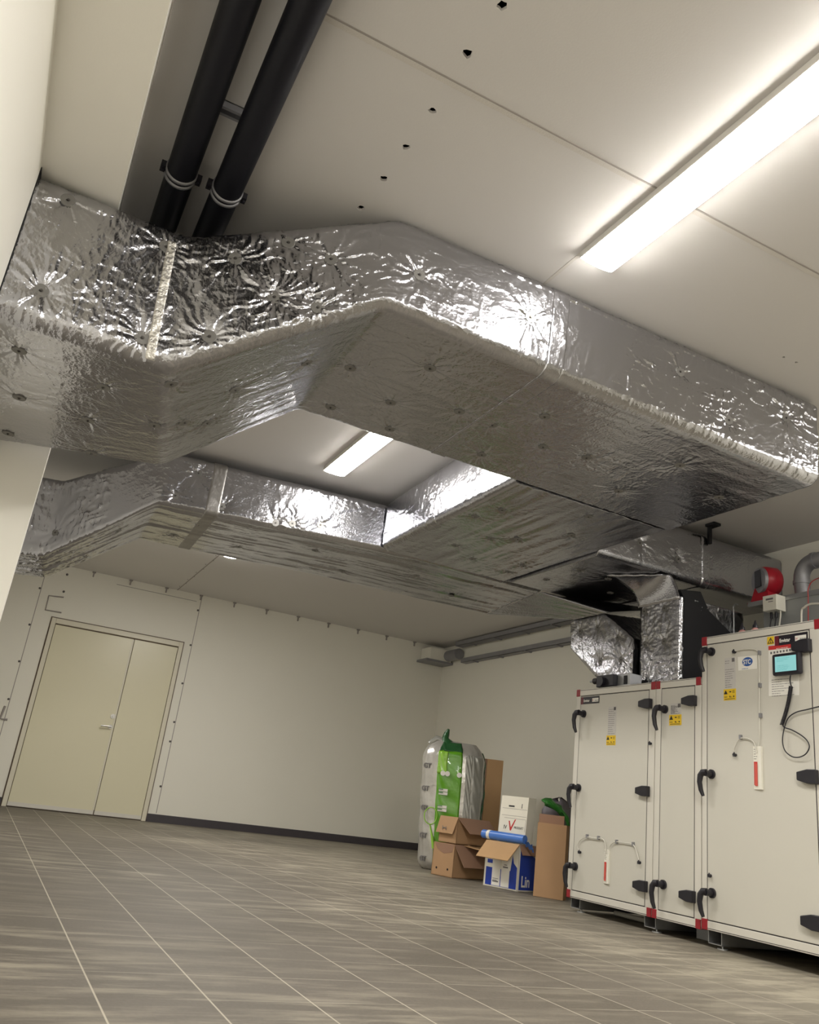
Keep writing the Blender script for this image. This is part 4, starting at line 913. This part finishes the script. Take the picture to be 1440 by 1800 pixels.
flap(bo_, te0, te1, -v*0.165-up*0.125+u*0.03, 'cardlt')
flap(bo_, te1+u*0.002, te1+v*0.30+u*0.002, u*0.03-up*0.075, 'carddk')
# white printed carton standing in the blue box
wo, Ow, u2_, v2_, up2 = carton('white_carton', 'white printed carton standing in the blue box', O+u*0.035+v*0.072+up*0.009, Vector((0.30, -0.95, 0)), Vector((0.95, 0.30, 0)), 0.285, 0.10, 0.70, 'cardwh', closed=True, tilt=Vector((0,0,1))+W_*0.06)
pw = Ow-v2_*0.0012
f = MB(); f.slab(pw+u2_*0.085+up2*0.615, u2_*0.06, up2*0.012, v2_*0.001); f.slab(pw+u2_*0.22+up2*0.61, u2_*0.006, up2*0.035, v2_*0.001); f.build('print', 'blackink', wo)
for z in (0.545, 0.60): MB().slab(pw+u2_*0.02+up2*z, u2_*0.26, up2*0.0025, v2_*0.001).build('crease', 'joint', wo)
f = MB()
for a0, sz in (((0.055, 0.435), (0.235, 0.002)), ((0.055, 0.50-0.015), (0.235, 0.002))): pass
f.slab(pw+u2_*0.05+up2*0.525, u2_*0.225, up2*0.0025, v2_*0.001); f.slab(pw+u2_*0.274+up2*0.43, u2_*0.0025, up2*0.095, v2_*0.001); f.build('frame_line', 'joint', wo)
f = MB(); f.prism([pw+u2_*0.10+up2*0.505, pw+u2_*0.112+up2*0.505, pw+u2_*0.128+up2*0.455, pw+u2_*0.165+up2*0.52, pw+u2_*0.175+up2*0.52, pw+u2_*0.132+up2*0.43, pw+u2_*0.122+up2*0.43], v2_*0.001); f.build('tick_mark', 'redink', wo)
text('lettering', 'PRODUKT', 0.026, pw+u2_*0.162+up2*0.448, u2_, up2, 'blackink', wo, 0.0004, sx=0.80)
text('lettering', 'IV', 0.045, pw+u2_*0.052+up2*0.438, u2_, up2, 'blackink', wo, 0.0004, sx=0.9)
# rolled blue film lying on the rim
r0, r1 = te0+v*0.024+up*0.041-u*0.060, te1+v*0.024+up*0.041+u*0.03
rl = thing('film_roll', 'roll of blue film lying across the printed box', 'roll', r0)
MB().tube([r0, r0+(r1-r0)*0.5, r1], [0.034, 0.035, 0.033], 18).build('roll', 'bluefilm', rl)
d_ = (r1-r0).normalized(); MB().tube([r0+d_*0.055, r0+d_*0.085], 0.0365, 18).build('strap', 'white', rl)
f = MB(); q = r1-d_*0.02; g = []
for i in range(7):
    row = []
    for j in range(7):
        row.append(q+v*(0.005*i)+d_*(0.014*j+0.01)+up*(-0.008*i-0.006*j+0.012*math.sin(i*1.9+j*2.3)))
    g.append(row)
f.grid(g); ff = f.build('loose_film', 'bluefilm', rl)
# tall narrow brown carton leaning towards the unit
tO = on_z(937,1575,0)+Vector((0,0,0.002)); tu = Vector((0.135,-0.165,0)); 
tc, O2, ut, vt, upt = carton('tall_carton', 'tall plain brown carton leaning beside the left unit', tO, tu, Vector((0.165,0.135,0)), 0.23, 0.09, 0.53, 'card', closed=True, tilt=Vector((0.02, 0.02, 1)))
MB().slab(O2+upt*0.53+vt*0.03, ut*0.2, vt*0.004, upt*0.065).build('flap', 'carddk', tc)
# grey violet sack behind it
gs = thing('grey_sack', 'grey-violet plastic sack slumped behind the tall carton', 'sack', (4.32, 6.0, 0))
rows = []; base = Vector((4.43, 6.0, 0))
for i, (z, rx, ry) in enumerate(((0.002, 0.08, 0.07), (0.01, 0.12, 0.10), (0.15, 0.135, 0.12), (0.35, 0.145, 0.12), (0.50, 0.16, 0.11), (0.62, 0.16, 0.10), (0.70, 0.12, 0.07), (0.735, 0.01, 0.01))):
    rows.append([base+Vector((math.cos(a)*rx*1.0, math.sin(a)*ry, z+0.02*math.sin(a*3+i)))+Vector((0.012*math.sin(a*5+i*2), 0.012*math.cos(a*4+i), 0)) for a in [2*math.pi*k/28 for k in range(28)]])
MB().grid(rows, closed=True).build('sack', 'greybag', gs)
gf = thing('green_film', 'crumpled dark green film on top of the grey sack', 'film', (4.42, 6.0, 0.68))
g = []
pa = [on_y(952,1405,5.90), on_y(968,1404,5.88), on_y(984,1415,5.85), on_y(996,1432,5.82), on_y(1000,1450,5.80)]
pb = [on_y(957,1414,5.86), on_y(972,1424,5.82), on_y(984,1432,5.80), on_y(992,1442,5.78), on_y(996,1452,5.78)]
for i in range(9):
    t_ = i/8*4; k = min(int(t_), 3); e = t_-k; A0, B0 = pa[k].lerp(pa[k+1], e), pb[k].lerp(pb[k+1], e)
    g.append([A0.lerp(B0, j/6)+Vector((-0.02*math.sin(math.pi*j/6), -0.06*math.sin(math.pi*j/6)+0.012*math.sin(i*2.1+j*1.7), 0.010*math.sin(i*1.3+j*2.9))) for j in range(7)])
f = MB(); f.grid(g); o = f.build('film', 'midgreen', gf); sm_ = o.modifiers.new('s', 'SOLIDIFY'); sm_.thickness = 0.012

# lower brown box, torn open
lO = Vector((3.805, 6.60, 0.002)); 
lb_, O3, u3_, v3_, up3 = carton('cardboard_box', 'lower torn brown box on the floor beside the green bag', lO+(-U)*0.25, U, W_, 0.25, 0.44, 0.265, 'card')
ho = O3-v3_*0.0015
for a0, z in ((0.06, 0.06), (0.19, 0.06)): MB().disc(ho+u3_*a0+up3*z, -v3_, 0.009, 0.001, 12).build('hand_hole', 'dark', lb_)
f = MB(); f.prism([ho+u3_*0.01+up3*0.262, ho+u3_*0.245+up3*0.262, ho+u3_*0.225+up3*0.20, ho+u3_*0.13+up3*0.18, ho+u3_*0.05+up3*0.21], v3_*0.001); f.build('torn_patch', 'carddk', lb_)
ce0, ce1 = O3+up3*0.265+u3_*0.25, O3+up3*0.265+u3_*0.25+v3_*0.44
flap(lb_, ce0, ce1, u3_*0.10-up3*0.17+v3_*0.02, 'carddk')
flap(lb_, ce0+v3_*0.12, ce1+v3_*0.02, u3_*0.16-up3*0.015, 'cardlt')
# upper brown box
ub_, O4, u4, v4, up4 = carton('cardboard_box', 'upper brown box stacked on the torn one', O3+up3*0.271+u3_*0.03+v3_*0.02, U, W_, 0.21, 0.42, 0.215, 'card')
flap(ub_, O4+up4*0.215, O4+up4*0.215+u4*0.21, -v4*0.03-up4*0.14-u4*0.02, 'card')
flap(ub_, O4+up4*0.215+u4*0.21, O4+up4*0.215+u4*0.21+v4*0.42, u4*0.10-up4*0.12+v4*0.05, 'carddk')
f = MB(); hq = O4-v4*0.030+up4*0.10
f.slab(hq+u4*0.06, u4*0.006, up4*0.035, v4*0.0015); f.slab(hq+u4*0.066+up4*0.015, u4*0.03, up4*0.006, v4*0.0015); f.slab(hq+u4*0.10+up4*0.0, u4*0.006, up4*0.03, v4*0.0015); f.build('print', 'ink', ub_)
# long brown carton upright behind the bag
po = on_y(866,1420,7.75); po.z = 0.002
pc, _, _, _, _ = carton('tall_carton', 'slim tall brown carton upright behind the green bag', Vector((4.78,7.78,0.002)), Vector((0.86,-0.5,0)), Vector((0.5,0.86,0)), 0.17, 0.12, 1.10, 'cardlt', closed=True)
MB().slab(Vector((4.78,7.78,0.002))-Vector((0.052,-0.031,0)), Vector((0.05,-0.03,0)), Vector((0.06,0.10,0)), Vector((0,0,1.10))).build('side_flap', 'carddk', pc)

# big bag of insulation
bg = thing('insulation_bag', 'tall plastic bag of insulation rolls with a bright green printed band', 'bag', (4.15, 7.45, 0))
ex = Vector((0.873, -0.487, 0)); ey = Vector((0.487, 0.873, 0)); bc = Vector((4.205, 7.43, 0))
def bag_pt(a, z, off=0.0):
    # superellipse footprint, slimmer at the foot, leaning a little to the left at the top
    k = z/1.14
    wx = 0.275+0.035*min(1, k*1.6) ; wy = 0.24; e = 0.45
    if z > 1.0: sh = 1-((z-1.0)/0.18)**2*0.34; wx *= sh; wy *= sh
    if z < 0.06: sh = 0.80+0.2*(z/0.06)**0.5; wx *= sh; wy *= sh
    c, s_ = math.cos(a), math.sin(a)
    cx = math.copysign(abs(c)**e, c)*(wx+off); cy = math.copysign(abs(s_)**e, s_)*(wy+off)
    lump = 0.010*math.sin(a*6+z*5)+0.008*math.sin(z*21+a*2)+0.006*math.sin(a*17+z*11)
    return bc+ex*(cx*(1+lump)-0.035*(k-0.25))+ey*(cy*(1+lump))+Vector((0, 0, z))
zs = [0.002]+[0.02+0.03*k for k in range(38)]+[1.165, 1.17]
rows = [[bag_pt(2*math.pi*k/80, z) for k in range(80)] for z in zs]
MB().grid(rows, closed=True).build('film_body', 'bagfoil', bg)
tp = MB(); tp.grid([[bag_pt(2*math.pi*k/80, 1.17).lerp(bc+Vector((0,0,1.19))-ex*0.03, t) for k in range(80)] for t in (0, 0.5, 1)], closed=True); tp.build('film_top', 'bagclear', bg)
def strip(a0, a1, z0, z1, m, name, off=0.006, n=12, nz=40, skew=0.0):
    f = MB(); f.grid([[bag_pt(a0+(a1-a0)*j/n+skew*(z0+(z1-z0)*i/nz-z0), z0+(z1-z0)*i/nz, off+0.003*math.sin(i*0.9+j)) for j in range(n+1)] for i in range(nz+1)])
    o = f.build(name, m, bg); s_ = o.modifiers.new('s', 'SOLIDIFY'); s_.thickness = 0.003; return o
PI = math.pi
gb = strip(PI*1.436, PI*1.516, 0.02, 1.08, 'green', 'green_band')
strip(PI*1.436, PI*1.492, 0.86, 1.07, 'limegreen', 'lime_patch', off=0.010, nz=10)
strip(PI*1.44, PI*1.517, 1.075, 1.165, 'dkgreen', 'dark_green_cap', off=0.008, nz=8)
strip(PI*1.86, PI*1.90, 0.35, 1.10, 'dkgreen', 'dark_green_seam', off=0.006, n=3)
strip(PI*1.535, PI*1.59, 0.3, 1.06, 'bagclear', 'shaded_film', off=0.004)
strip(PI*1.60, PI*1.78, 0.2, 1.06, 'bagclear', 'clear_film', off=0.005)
# the twisted neck
f = MB(); nb = bag_pt(PI*1.47, 1.15)+ey*0.06
f.tube([nb, nb+Vector((0.0,0,0.05))-ex*0.02, nb+Vector((0,0,0.10))-ex*0.01+ey*0.02, nb+Vector((0,0,0.14))+ex*0.005], [0.07, 0.035, 0.028, 0.012], 12); f.build('twisted_neck', 'dkgreen', bg)
f = MB(); f.tube([nb-ex*0.02+Vector((0,0,0.02)), nb-ex*0.10+Vector((0,0,0.035)), nb-ex*0.17-Vector((0,0,0.02))], [0.03, 0.035, 0.03], 10); f.build('film_fold', 'bagclear', bg)
# prints on the band
def at_band(a, z, off=0.0125): return bag_pt(a, z, off)
f = MB()
for a in (1.478, 1.494, 1.507):
    c = at_band(PI*a, 0.865); f.disc(c-ey*0.004, -ey, 0.024, 0.004, 14)
for z in (0.70, 0.67, 0.55, 0.52):
    c = at_band(PI*1.482, z); f.slab(c-ex*0.04-ey*0.004, ex*0.085, Vector((0,0,0.025)), -ey*0.003)
f.build('white_print', 'white', bg)
f = MB()
for z in (0.715, 0.685, 0.565, 0.535):
    c = at_band(PI*1.482, z, 0.020); f.slab(c-ex*0.04-ey*0.003, ex*0.045, Vector((0,0,0.008)), -ey*0.002)
f.build('green_print', 'midgreen', bg)
for z in (0.93, 0.72, 0.545, 0.30, 0.10):
    c = bag_pt(PI*1.29, z, 0.006); n_ = (bag_pt(PI*1.29, z, 0.1)-c).normalized(); 
    X_ = (bag_pt(PI*1.33, z)-bag_pt(PI*1.25, z)).normalized(); X_.z = 0
    text('lettering', 'GT', 0.062, c-X_*0.04-Vector((0,0,0.03)), X_, (0,0,1), 'ink', bg, 0.003, sx=0.9, bold=0.002)
# green loop tied at the left edge of the band
lc = bag_pt(PI*1.40, 0.47, 0.02); f = MB()
f.tube([lc+ex*0.06*math.cos(2*PI*k/24)+Vector((0,0,0.075*math.sin(2*PI*k/24)))-ey*0.01 for k in range(25)], 0.005, 6, caps=False); f.tube([lc-Vector((0,0,0.07)), lc+ex*0.03-Vector((0,0,0.17)), lc+ex*0.06-Vector((0,0,0.28))], [0.006, 0.012, 0.02], 6); f.build('green_loop', 'limegreen', bg)
